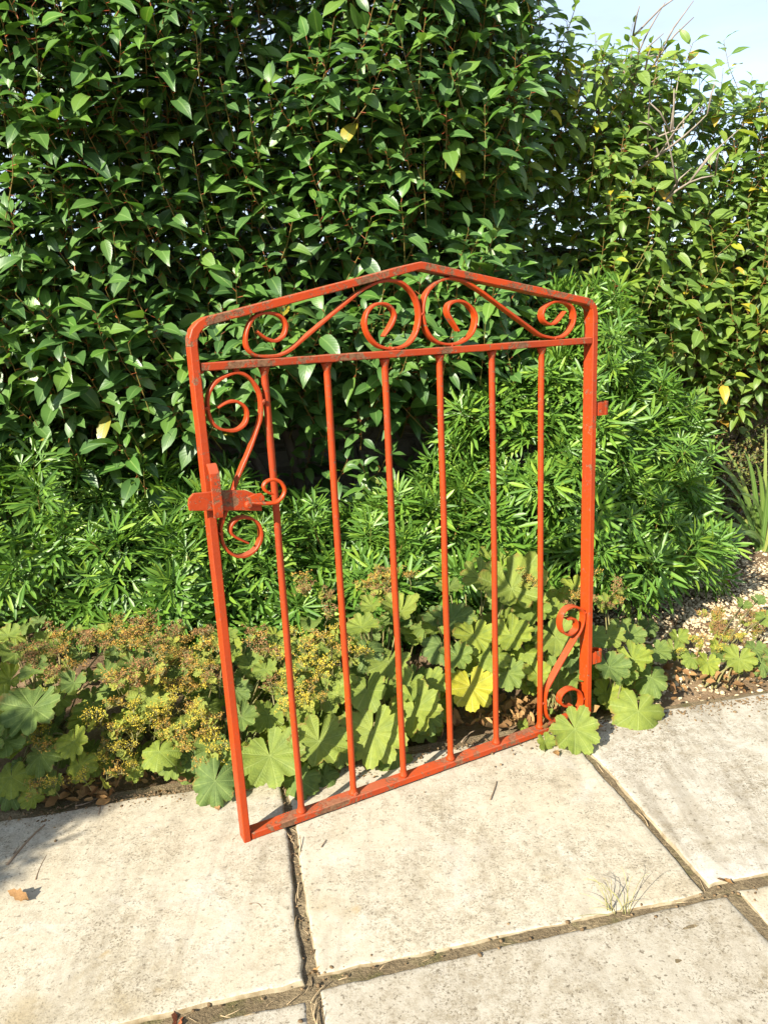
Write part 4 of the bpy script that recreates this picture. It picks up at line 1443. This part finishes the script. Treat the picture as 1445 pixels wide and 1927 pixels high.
# leaves seen one by one: x, y in the photograph, height, half width in photo px, template, tilt of the face (towards camera), roll, yellow
LEAVES = {
    'a': (('lady\'s mantle with big grey-green leaves and brown flowers at the left edge', (60, 1340)),
          [(62, 1332, .20, 60, 0, .55, 0), (10, 1392, .15, 48, 1, .5, .3), (78, 1420, .11, 40, 2, .8, -.2), (22, 1462, .07, 36, 4, .8, .2), (66, 1262, .25, 32, 3, .4, 0), (140, 1285, .24, 30, 1, .4, .3), (8, 1320, .20, 44, 2, .6, .4),
           (90, 1215, .24, 28, 0, .4, .1), (150, 1235, .23, 28, 1, .4, -.2), (15, 1195, .25, 26, 3, .4, .1), (110, 1310, .17, 34, 2, .5, .2), (175, 1330, .16, 32, 0, .5, -.1), (20, 1280, .2, 34, 1, .5, .1),
           (20, 1488, .04, 34, 2, .9, .1), (62, 1500, .03, 26, 3, .9, -.2), (140, 1395, .13, 36, 0, .7, -.3), (150, 1440, .08, 30, 4, .9, .2), (105, 1475, .05, 24, 5, .8, 0), (-40, 1400, .15, 50, 0, .6, 0), (30, 1230, .26, 30, 1, .4, .2), (200, 1265, .24, 26, 3, .4, 0)]),
    'b': (('lady\'s mantle smothered in golden brown flowers left of the gate', (290, 1330)),
          [(285, 1312, .18, 42, 0, .55, .1), (330, 1262, .22, 28, 1, .5, 0), (250, 1250, .24, 28, 3, .4, .4), (205, 1300, .18, 30, 2, .6, 0), (300, 1415, .10, 34, 4, .7, .2), (215, 1400, .09, 30, 1, .7, -.3), (160, 1350, .13, 32, 3, .6, 0),
           (345, 1370, .13, 34, 2, .7, .3), (250, 1345, .14, 36, 0, .6, -.2), (250, 1205, .23, 26, 1, .4, .1), (315, 1205, .23, 26, 0, .4, -.1), (375, 1220, .22, 26, 2, .4, .2), (290, 1250, .2, 30, 0, .5, .1), (230, 1290, .18, 30, 3, .5, .2), (180, 1430, .06, 28, 4, .9, 0), (255, 1442, .05, 28, 2, .9, .2), (325, 1438, .05, 30, 0, .9, -.2), (365, 1428, .06, 26, 1, .9, 0), (390, 1330, .14, 34, 2, .65, .2), (370, 1290, .18, 30, 3, .5, -.2)]),
    'c': (('lady\'s mantle with a drooping leaf just left of the gate\'s latch post foot', (420, 1390)),
          [(405, 1470, .055, 50, 2, .95, -.2), (400, 1405, .10, 36, 0, .7, .2), (455, 1350, .14, 34, 3, .6, .2), (470, 1250, .20, 30, 1, .5, .1), (430, 1240, .22, 28, 3, .5, -.2), (440, 1420, .08, 36, 4, .8, .3), (445, 1300, .17, 30, 1, .6, .4), (500, 1260, .2, 26, 0, .5, 0)]),
    'd': (('lady\'s mantle with pale leaves between the first and third bars of the gate', (540, 1370)),
          [(508, 1422, .075, 60, 0, .75, .15), (562, 1466, .03, 40, 4, .85, -.3), (505, 1345, .12, 40, 0, .6, .1), (545, 1385, .09, 42, 2, .75, .3), (600, 1395, .09, 54, 3, .8, .35), (570, 1335, .13, 38, 1, .6, -.1), (610, 1300, .15, 52, 1, .55, .15), (545, 1295, .17, 34, 0, .5, 0),
           (560, 1250, .2, 32, 3, .5, .2), (600, 1430, .04, 36, 2, .9, 0), (520, 1215, .22, 24, 1, .4, 0), (645, 1270, .18, 36, 2, .5, .3)]),
    'e': (('lady\'s mantle with one large round flat leaf behind the third bar of the gate', (720, 1330)),
          [(702, 1378, .085, 64, 0, .85, 0), (640, 1400, .07, 40, 2, .85, .4), (690, 1300, .15, 44, 6, .6, -.2), (780, 1335, .11, 56, 3, .75, -.35), (770, 1290, .15, 34, 1, .6, -.2), (730, 1245, .18, 44, 0, .5, .2), (690, 1225, .2, 40, 2, .5, 0), (740, 1420, .03, 36, 4, 1., .1),
           (680, 1180, .22, 32, 3, .4, 0), (755, 1150, .24, 38, 5, .35, .2), (700, 1140, .24, 26, 1, .4, 0), (640, 1215, .21, 30, 3, .4, 0), (805, 1345, .09, 36, 2, .8, -.3)]),
    'f': (('lady\'s mantle with tall pale leaves and one yellowing leaf behind the fifth bar', (890, 1250)),
          [(962, 1108, .28, 64, 5, .75, .1), (905, 1088, .29, 44, 3, .5, .3), (885, 1292, .11, 48, 0, .8, .1, 1), (806, 1286, .13, 34, 0, .65, .1), (955, 1266, .13, 36, 0, .7, -.1), (892, 1196, .20, 44, 0, .6, .15), (962, 1196, .20, 42, 3, .6, -.2), (850, 1165, .22, 36, 1, .45, .2),
           (830, 1215, .19, 36, 2, .55, .2), (860, 1235, .17, 34, 1, .6, 0), (925, 1235, .17, 30, 4, .6, 0), (1000, 1150, .23, 38, 1, .5, -.3), (845, 1105, .26, 24, 3, .4, 0), (815, 1160, .23, 28, 0, .4, .2), (990, 1230, .16, 34, 2, .6, -.3), (840, 1300, .09, 28, 4, .8, .2)]),
    'g': (('lady\'s mantle at the gate\'s hinge post foot with a leaf over the bottom rail', (1060, 1290)),
          [(1081, 1372, .045, 50, 0, .95, 0), (1025, 1396, .018, 20, 6, .9, .4), (1050, 1270, .15, 46, 3, .7, .2), (1045, 1200, .19, 44, 0, .55, .1), (1090, 1330, .07, 34, 2, .8, .1), (1010, 1270, .14, 30, 1, .6, -.2), (1075, 1240, .17, 36, 1, .6, 0), (1040, 1150, .23, 28, 3, .4, 0), (1110, 1200, .19, 32, 0, .5, 0)]),
    'h': (('lady\'s mantle spilling on the slab right of the gate\'s hinge post', (1160, 1270)),
          [(1160, 1305, .08, 46, 0, .8, .1), (1200, 1338, .04, 46, 4, .95, -.2), (1140, 1330, .05, 34, 2, .9, .2), (1225, 1275, .07, 38, 2, .8, -.4), (1145, 1255, .13, 38, 1, .6, .1), (1190, 1240, .12, 36, 3, .6, -.1), (1140, 1195, .17, 34, 0, .5, .1), (1185, 1195, .14, 28, 1, .5, 0), (1235, 1225, .08, 28, 0, .6, .2), (1140, 1135, .2, 22, 3, .4, 0), (1170, 1265, .10, 30, 1, .7, .2)]),
    'i': (('lady\'s mantle with small flat leaves over dry litter at the right edge', (1370, 1232)),
          [(1330, 1247, .04, 26, 0, .8, .1), (1390, 1240, .05, 28, 1, .7, 0), (1432, 1247, .04, 26, 2, .8, 0), (1386, 1256, .02, 14, 0, .9, 0), (1360, 1232, .05, 22, 3, .6, 0), (1300, 1238, .04, 20, 2, .7, .2), (1420, 1220, .06, 22, 0, .6, 0), (1350, 1222, .05, 18, 1, .6, 0), (1460, 1235, .05, 28, 3, .7, 0), (1440, 1162, .06, 20, 0, .6, 0), (1398, 1138, .06, 15, 1, .6, .2), (1425, 1130, .06, 14, 1, .6, .2)]),
}
PALE = {(1081, 1372), (508, 1422), (702, 1378), (962, 1108), (905, 1088), (1160, 1305), (1200, 1338), (600, 1395), (780, 1335), (690, 1300), (730, 1245), (755, 1150), (1140, 1195), (1045, 1200), (610, 1300), (1390, 1240), (1386, 1256), (285, 1312), (345, 1370)}
mantles = []
for key, ((label, cpx), leaves) in LEAVES.items():
    c = atz(cpx[0], cpx[1], 0.10)
    b = Vector((c.x, c.y + 0.06, -0.02))
    dl = (b - SO).dot(SB)
    if dl < 0.66:
        b += SB * (0.66 - dl)
    root = empty('ladys_mantle', b)
    tag(root, label.replace('lady\'s', 'lady\'s'), 'plant', 'lady\'s mantle along the slab edge')
    mantles.append((root, cpx))
    extra = []
    for _ in range({'h': 8, 'i': 2}.get(key, 28)):                      # smaller leaves filling the mound behind the ones above
        q = r.choice(leaves)
        extra.append((q[0] + r.uniform(-60, 60), q[1] + r.uniform(-60, 20), max(.02, q[2] - r.uniform(.02, .06)), q[3] * r.uniform(.6, .9), r.randrange(7), q[5] + r.uniform(-.2, .2), r.uniform(-.6, .6), 0, 1))
    for L in leaves + extra:
        px, py, z, half, ti, tilt, roll = L[:7]
        yel = len(L) > 7 and L[7]
        p = atz(px, py, z)
        if len(L) > 8:
            p += (p - CAMP).normalized() * 0.04
            p.z = max(p.z, 0.015)
        gn_ = Vector((-GE.y, GE.x, 0))
        if L[:2] not in ((1081, 1372), (1025, 1396)) and -0.05 < (p - GA).dot(GE) < 0.95:
            need = 0.035 + 0.5 * half / FPX * 1.7          # keep the leaf behind the gate
            dv = (p - CAMP).normalized()
            gap_ = (p - GA).dot(gn_)
            if gap_ < need:
                p = p + dv * ((need - gap_) / dv.dot(gn_))
                p.z = max(p.z, 0.012)
        dist = (p - CAMP).dot(_F)
        rad = half / FPX * dist * 1.04
        nrmv = Vector((math.sin(roll) * 0.7 - 0.08 + r.uniform(-.22, .22), -math.sin(tilt), math.cos(tilt) + r.uniform(-.12, .3))).normalized()
        tipd = Vector((r.uniform(-.5, .5), -0.8, -0.5))
        m = frame(np.array(tipd)[None], np.array(nrmv)[None])[0]
        # keep the face normal exact: tip direction lies in the leaf plane
        Z = np.array(nrmv)
        Y = np.array(tipd) - Z * np.dot(np.array(tipd), Z)
        Y = Y / np.linalg.norm(Y)
        X = np.cross(Y, Z)
        X = X * r.uniform(0.86, 1.12)
        me = MANTLE[ti].data('leaf', [M['mantle_yellow'] if yel else (M['mantle_pale'] if L[:2] in PALE else M['mantle'])])
        o = link('leaf', me, root)
        q = p - b
        o.matrix_local = Matrix(((X[0] * rad, Y[0] * rad, Z[0] * rad, q.x), (X[1] * rad, Y[1] * rad, Z[1] * rad, q.y), (X[2] * rad, Y[2] * rad, Z[2] * rad, q.z), (0, 0, 0, 1)))
        vs, fs = [], []
        s0 = Vector((r.uniform(-.04, .04), r.uniform(-.03, .03), 0.0))
        e0 = q - Vector(nrmv) * 0.002
        tube(bez(s0, (s0 * 0.6 + e0 * 0.4) + Vector((0, 0.02, 0.05)), e0, 6), [.0028, .0026, .0024, .0022, .0020, .0018], 5, vs, fs)
        link('leaf_stalk', mesh('leaf_stalk', vs, fs, [M['stalk']], smooth=True), root)


def nearest_mantle(px, py):
    return min(mantles, key=lambda t: (t[1][0] - px) ** 2 + 0.4 * (t[1][1] - py) ** 2)[0]


def sprays(n, x0, x1, y0, y1, z0, z1, kinds, size=(.055, .085)):
    for _ in range(n):
        px, py = r.uniform(x0, x1), r.uniform(y0, y1)
        t = (py - y0) / max(1, y1 - y0)
        z = z1 + (z0 - z1) * t
        p = atz(px, py, z)
        root = nearest_mantle(px, py)
        s = r.uniform(*size)
        o = link('flower_spray', r.choice(SPRAYS[r.choice(kinds)]), root)
        o.location = p - root.location - Vector((0, 0, s * 0.5))
        o.rotation_euler = (r.uniform(.1, .9), r.uniform(-.5, .5), r.uniform(0, 6.28))
        o.rotation_euler = (Matrix.Rotation(r.uniform(0, 6.28), 3, 'Z').to_euler().x + r.uniform(.0, .7), r.uniform(-.5, .5), r.uniform(-3.1, 3.1))
        o.scale = (s, s, s)


sprays(48, 30, 400, 1172, 1290, .24, .30, ['flower_brown', 'flower_brown', 'flower_gold'])
sprays(18, 300, 415, 1190, 1300, .2, .28, ['flower_gold', 'flower_yellow'])
sprays(34, 170, 420, 1310, 1440, .06, .20, ['flower_gold', 'flower_yellow', 'flower_yellow'])
sprays(9, 60, 190, 1360, 1480, .06, .15, ['flower_gold', 'flower_yellow'])
sprays(20, 525, 660, 1180, 1330, .16, .26, ['flower_gold', 'flower_yellow'])
sprays(12, 690, 775, 1070, 1150, .24, .30, ['flower_gold', 'flower_brown'])
sprays(5, 560, 640, 1090, 1180, .24, .30, ['flower_gold', 'flower_brown'])
sprays(5, 945, 1030, 1050, 1095, .30, .34, ['flower_gold'])
sprays(7, 1060, 1180, 1085, 1140, .2, .28, ['flower_gold', 'flower_brown'])
sprays(6, 460, 520, 1190, 1300, .18, .25, ['flower_gold', 'flower_brown'])
sprays(9, 1190, 1420, 1195, 1235, .05, .10, ['flower_gold', 'flower_yellow'], (.04, .06))
sprays(22, 1330, 1445, 1150, 1195, .02, .06, ['flower_brown', 'flower_gold'], (.05, .07))

# ------------------------------------------------------------------ strap-leaved clump at the right edge
ic = atz(1432, 1035, 0.0)
iris = empty('strap_leaved_clump', ic)
tag(iris, 'clump of long arching strap leaves on the gravel at the right edge', 'plant')
r = random.Random(71)
ends = [(1345, 830, 3.0), (1400, 850, 3.0), (1290, 838, 2.9), (1320, 890, 2.9), (1440, 800, 3.1), (1470, 820, 3.05), (1310, 1010, 2.9), (1315, 1040, 2.8), (1360, 1036, 2.75), (1370, 900, 3.05), (1420, 870, 2.95), (1500, 880, 3.0), (1520, 960, 2.9), (1350, 940, 2.9), (1300, 955, 2.95), (1450, 860, 2.9), (1390, 930, 2.85), (1480, 1020, 2.8), (1410, 900, 3.15), (1330, 975, 3.1), (1540, 900, 3.2), (1435, 900, 3.2)]
for k, (px, py, yy) in enumerate(ends):
    e = at(px, py, yy) - ic
    b0 = Vector((r.uniform(-.03, .03), r.uniform(-.03, .03), 0))
    midp = (b0 + e) / 2 + Vector((-e.x * 0.12, 0, 0.12 + 0.12 * abs(e.x)))
    pts = bez(b0, midp, e, 9)
    wd = r.uniform(.008, .013)
    vs, fs, uv = [], [], []
    for i, p in enumerate(pts):
        t = (pts[min(i + 1, 8)] - pts[max(i - 1, 0)]).normalized()
        sd = t.cross(Vector((r.uniform(-.05, .05), -0.75, 0.5))).normalized()
        w = wd * (1 - (i / 8) ** 2.5) * (0.7 + 0.3 * min(1, i / 2)) + 0.0003
        up = sd.cross(t)
        for s in (-1, 0, 1):
            vs.append(p + sd * s * w - up * abs(s) * w * -0.3)
            uv.append((.5 + .5 * s, i / 8))
    for i in range(8):
        a = i * 3
        fs += [(a, a + 1, a + 4, a + 3), (a + 1, a + 2, a + 5, a + 4)]
    link('strap_leaf', mesh('strap_leaf', vs, fs, [M['blade']], uv=uv, smooth=True), iris)

# ------------------------------------------------------------------ gravel, litter, twigs
r = random.Random(81)
PEB = []
for k in range(4):
    bm = bmesh.new()
    bmesh.ops.create_icosphere(bm, subdivisions=1, radius=1)
    for v in bm.verts:
        v.co *= 1 + 0.3 * nz(*v.co, 1.3, k * 3.7)
        v.co.z *= 0.6
    bm.verts.ensure_lookup_table()
    PEB.append(Template([tuple(v.co) for v in bm.verts], [tuple(v.index for v in f.verts) for f in bm.faces]))
    bm.free()


def scatter_bulk(name, temps, items, mats, label, cat):
    P = np.array([i[0] for i in items])
    Mx = np.array([i[1] for i in items])
    V = np.array([i[2] for i in items])
    me = bulk_mesh(name, temps, P, Mx, V, np.ones(len(P), bool), (0, 0, 0), mats)
    o = link(name, me)
    return tag(o, label, cat, kind='stuff')


def rot_items(p, e, s):
    m = np.array(Matrix.Rotation(e[2], 3, 'Z') @ Matrix.Rotation(e[1], 3, 'Y') @ Matrix.Rotation(e[0], 3, 'X')).T
    return m * np.asarray(s)[:, None] if hasattr(s, '__len__') else m * s


items = []
while len(items) < 13000:
    a, b = r.uniform(0.9, 2.6), r.uniform(0.60, 2.2)
    core_d = math.exp(-((a - 1.62) / 0.50) ** 2 - ((b - 1.22) / 0.30) ** 2)
    if r.random() > 0.10 + core_d + 0.2 * max(0, nz(a, b, 0, 4)):
        continue
    p = slab_pt(a, b)
    z = -0.03 + 0.014 * nz(a, b, 0, 5) + 0.008 * nz(a, b, 0, 17) + 0.03 * min(1, max(0, b - 0.7))
    s = r.choice((.002, .003, .003, .004, .005, .0075)) * r.uniform(.8, 1.2)
    items.append(((p.x, p.y, z + s * .3), rot_items(None, (r.uniform(-.5, .5), r.uniform(-.5, .5), r.uniform(0, 6.28)), (s * 1.25, s, s)), r.randrange(4)))
scatter_bulk('gravel', PEB, items, [M['pebble']], 'pale buff gravel on the bed at the right', 'gravel')

items = []
for _ in range(1900):                     # soil washed over the back edge of the slabs and along the joints
    q = r.random()
    if q < 0.90:
        a, b = r.uniform(-1.0, 1.5), 0.578 - abs(r.gauss(0, 0.030)) * (0.4 + 1.2 * max(0, 0.5 + nz(r.uniform(-1, 1), 0, 0, 1))) + 0.01
        b += 0.02 * nz(a, 2.0, 0, 6)
    elif q < 0.95:
        a, b = r.gauss(0, 0.012), r.uniform(-.2, .57)
    else:
        a, b = r.uniform(-.6, .8), 0.004 + r.gauss(0, 0.014)
    p = slab_pt(a, b)
    s = r.choice((.0010, .0014, .002, .002, .003)) * r.uniform(.8, 1.3)
    z = 0.003 if q < 0.90 else -0.001
    items.append(((p.x, p.y, z + s * .2), rot_items(None, (r.uniform(-.5, .5), r.uniform(-.5, .5), r.uniform(0, 6.28)), (s * 1.3, s, s)), r.randrange(4)))
scatter_bulk('soil_crumbs', PEB, items, [M['crumb']], 'dark soil crumbs washed over the slab edges', 'soil')

DRY = [blade_template([(0.2, 0.2), (0.5, 0.24), (0.8, 0.13)], r.uniform(.4, 1.2), r.uniform(-.9, .9), 0.05, 0.0, r.uniform(-2, 2), k) for k in range(6)]
items = []


def litter(n, x0, x1, y0, y1, zr=(0.003, .02), s=(.018, .042)):
    for _ in range(n):
        p = atz(r.uniform(x0, x1), r.uniform(y0, y1), r.uniform(*zr))
        items.append((tuple(p), rot_items(None, (r.uniform(-.7, .7), r.uniform(-.9, .9), r.uniform(0, 6.28)), r.uniform(*s)), r.randrange(6)))


litter(110, 800, 1020, 1318, 1368)
litter(60, 960, 1110, 1325, 1375)
litter(45, 1160, 1290, 1275, 1312, s=(.014, .034))
litter(40, 1290, 1440, 1255, 1285, s=(.014, .034))
litter(70, 50, 230, 1465, 1505)
litter(45, 0, 470, 1455, 1492, (.001, .008), s=(.008, .02))
litter(30, 1150, 1440, 1275, 1320, (.001, .006), s=(.008, .02))
litter(40, 240, 470, 1430, 1480, s=(.012, .028))
litter(40, 470, 700, 1420, 1470, (-.01, .01), s=(.012, .028))
litter(120, 0, 1445, 1200, 1300, (0, .02))
scatter_bulk('leaf_litter', DRY, items, [M['dry']], 'brown dead leaves gathered along the back edge of the slabs', 'litter')

FLAT = [blade_template([(0.12, 0.06), (0.26, 0.15), (0.36, 0.11), (0.5, 0.17), (0.62, 0.10), (0.76, 0.12), (0.9, 0.04)], (.5, .9, .7)[k], (-.12, .10, .2)[k], 0.05, 0.0, (1.2, -1.0, .6)[k], k + 9) for k in range(3)]
# single dead leaves that can be told apart
for px, py, z, s, ti, mat, rz, label in (
        (36, 1688, .012, .050, 0, 'dry', 1.2, 'curled tan dead leaf lying on the left slab'),
        (335, 1918, -.004, .050, 1, 'dry_red', .2, 'red brown dead leaf in the joint at the bottom left'),
        (1045, 1415, .006, .040, 2, 'dry', .1, 'thin dry leaf on the slab in front of the gate\'s right foot'),
        (408, 1518, .006, .034, 3, 'dry', .5, 'small dry leaf left of the gate\'s latch post foot'),
        (1362, 1656, .004, .034, 4, 'dry', .8, 'crumpled orange brown leaf at the right joint crossing'),
        (1312, 1610, -.006, .030, 5, 'dry_red', 2.2, 'dark red dead leaf wedged in the right joint'),
        (592, 1830, -.004, .034, 1, 'dry', 1.9, 'golden dead leaf where the joint meets the crossing'),
        (1365, 1092, .012, .050, 1, 'dry_red', .2, 'orange dead leaf lying on the gravel'),
        (845, 1392, .012, .038, 2, 'dry', -.6, 'yellow brown leaf on the slab behind the fifth bar')):
    p = atz(px, py, z) - Vector((-math.sin(rz), math.cos(rz), 0)) * 0.5 * s
    o = link('dead_leaf', FLAT[ti % 3].data('dead_leaf', [M[mat]]), None, p)
    o.rotation_euler = (r.uniform(-.1, .1), r.uniform(-.15, .15), rz)
    o.scale = (s, s, s)
    tag(o, label, 'leaf', 'single dead leaves on the paving')

for pts, rad, label in (
        ([(14, 1628), (55, 1580), (85, 1552)], .0030, 'thickest dry twig at the left edge of the slab'),
        ([(26, 1608), (50, 1575), (62, 1560)], .0016, 'thin twig beside the thickest twig at the left edge'),
        ([(68, 1656), (80, 1625), (101, 1590)], .0017, 'short straight twig on the slab at the left'),
        ([(186, 1533), (190, 1500), (178, 1470)], .0016, 'curved twig on the slab below the golden flowers'),
        ([(142, 1517), (190, 1498), (222, 1462)], .0016, 'dark twig lying in the shade at the slab\'s back edge'),
        ([(346, 1534), (360, 1525), (372, 1515)], .0012, 'tiny dark twig left of the latch post'),
        ([(326, 1563), (360, 1562), (392, 1551)], .0013, 'pale thin stalk on the slab left of the gate'),
        ([(470, 1702), (488, 1702), (497, 1720)], .0015, 'short pale bent stalk in the middle of the left slab'),
        ([(922, 1505), (930, 1485), (934, 1470)], .0015, 'small dark twig on the slab in front of the fifth bar'),
        ([(604, 1594), (610, 1586), (613, 1580)], .0013, 'tiny twig on the slab below the second bar'),
        ([(868, 1397), (880, 1383), (893, 1375)], .0022, 'grey twig behind the fourth bar'),
        ([(580, 1492), (610, 1483), (634, 1462)], .0014, 'thin straw behind the second bar'),
        ([(770, 1392), (790, 1391), (805, 1386)], .0012, 'thin dark stalk behind the third bar'),
        ([(524, 1850), (535, 1815), (538, 1780)], .0010, 'wispy brown stem leaning from the joint at the bottom')):
    P = [atz(x, y, rad * 1.1 + 0.0012) for x, y in pts]
    b = P[0].copy()
    b.z = 0
    vs, fs = [], []
    q = bez(P[0] - b, (P[1] * 2 - (P[0] + P[2]) / 2) - b, P[2] - b, 8)
    tube([v + Vector((0, 0, 0.001 * nz(i, rad * 999, 0, .9))) for i, v in enumerate(q)], [rad * (1 - .06 * i) for i in range(8)], 6, vs, fs)
    o = link('twig', mesh('twig', vs, fs, [M['twig']], smooth=True), None, b)
    tag(o, label, 'twig', 'twigs on the paving')

# straw and root bits in the joints
STR = []
for k in range(5):
    vs, fs = [], []
    tube(bez((0, 0, 0), (r.uniform(-.15, .15), .5, r.uniform(-.02, .06)), (r.uniform(-.15, .15), 1, 0), 5), [.022, .026, .022, .02, .012], 4, vs, fs)
    STR.append(Template([tuple(v) for v in vs], fs))
items = []
for _ in range(44):
    t = r.uniform(0, .56)
    p = slab_pt(r.gauss(0, .006), t, -.006 + r.uniform(-.003, .005))
    items.append((tuple(p), rot_items(None, (r.uniform(-.25, .25), 0, math.atan2(SB.y, SB.x) - math.pi / 2 + r.gauss(0, .45) + r.choice((0, math.pi))), r.uniform(.015, .05)), r.randrange(5)))
for _ in range(22):
    t = r.uniform(.0, .74)
    p = slab_pt(t, .006 + r.gauss(0, .006), -.007 + r.uniform(-.002, .004))
    items.append((tuple(p), rot_items(None, (r.uniform(-.2, .2), 0, math.atan2(SA.y, SA.x) - math.pi / 2 + r.gauss(0, .2) + r.choice((0, math.pi))), r.uniform(.012, .04)), r.randrange(5)))
for _ in range(18):
    t = r.uniform(.03, .58)
    p = slab_pt(.705 + r.gauss(0, .004), t, -.006 + r.uniform(-.002, .004))
    items.append((tuple(p), rot_items(None, (r.uniform(-.2, .2), 0, math.atan2(SB.y, SB.x) - math.pi / 2 + r.gauss(0, .25) + r.choice((0, math.pi))), r.uniform(.02, .06)), r.randrange(5)))
for _ in range(34):
    p = slab_pt(r.gauss(0, .007), r.uniform(-.2, 0), -.006 + r.uniform(-.003, .005))
    items.append((tuple(p), rot_items(None, (r.uniform(-.25, .25), 0, math.atan2(SB.y, SB.x) - math.pi / 2 + r.gauss(0, .6)), r.uniform(.02, .05)), r.randrange(5)))
for _ in range(26):
    p = slab_pt(r.uniform(-.6, -.02), -.022 + r.gauss(0, .007), -.007 + r.uniform(-.002, .004))
    items.append((tuple(p), rot_items(None, (r.uniform(-.2, .2), 0, math.atan2(SA.y, SA.x) - math.pi / 2 + r.gauss(0, .4)), r.uniform(.015, .04)), r.randrange(5)))
scatter_bulk('joint_debris', STR, items, [M['straw']], 'dry straw and stalks lying in the joints between the slabs', 'debris')

# grass tuft in the joint
gp = atz(1160, 1722, -0.008)
tuft = empty('grass_tuft', gp)
tag(tuft, 'small wispy grass tuft growing in the joint at the lower right', 'grass')
for k in range(17):
    e = Vector((r.uniform(-.07, .04), r.uniform(-.015, .04), r.uniform(.012, .088)))
    b0 = Vector((r.uniform(-.018, .022), r.uniform(-.004, .004), 0))
    vs, fs = [], []
    tube(bez(b0, b0 + Vector((e.x * .25, e.y * .2, e.z * 1.0)), b0 + e, 7), [.0007, .0007, .0006, .0005, .0005, .0004, .0002], 3, vs, fs)
    link('grass_blade', mesh('grass_blade', vs, fs, [M['grass']], smooth=True), tuft)
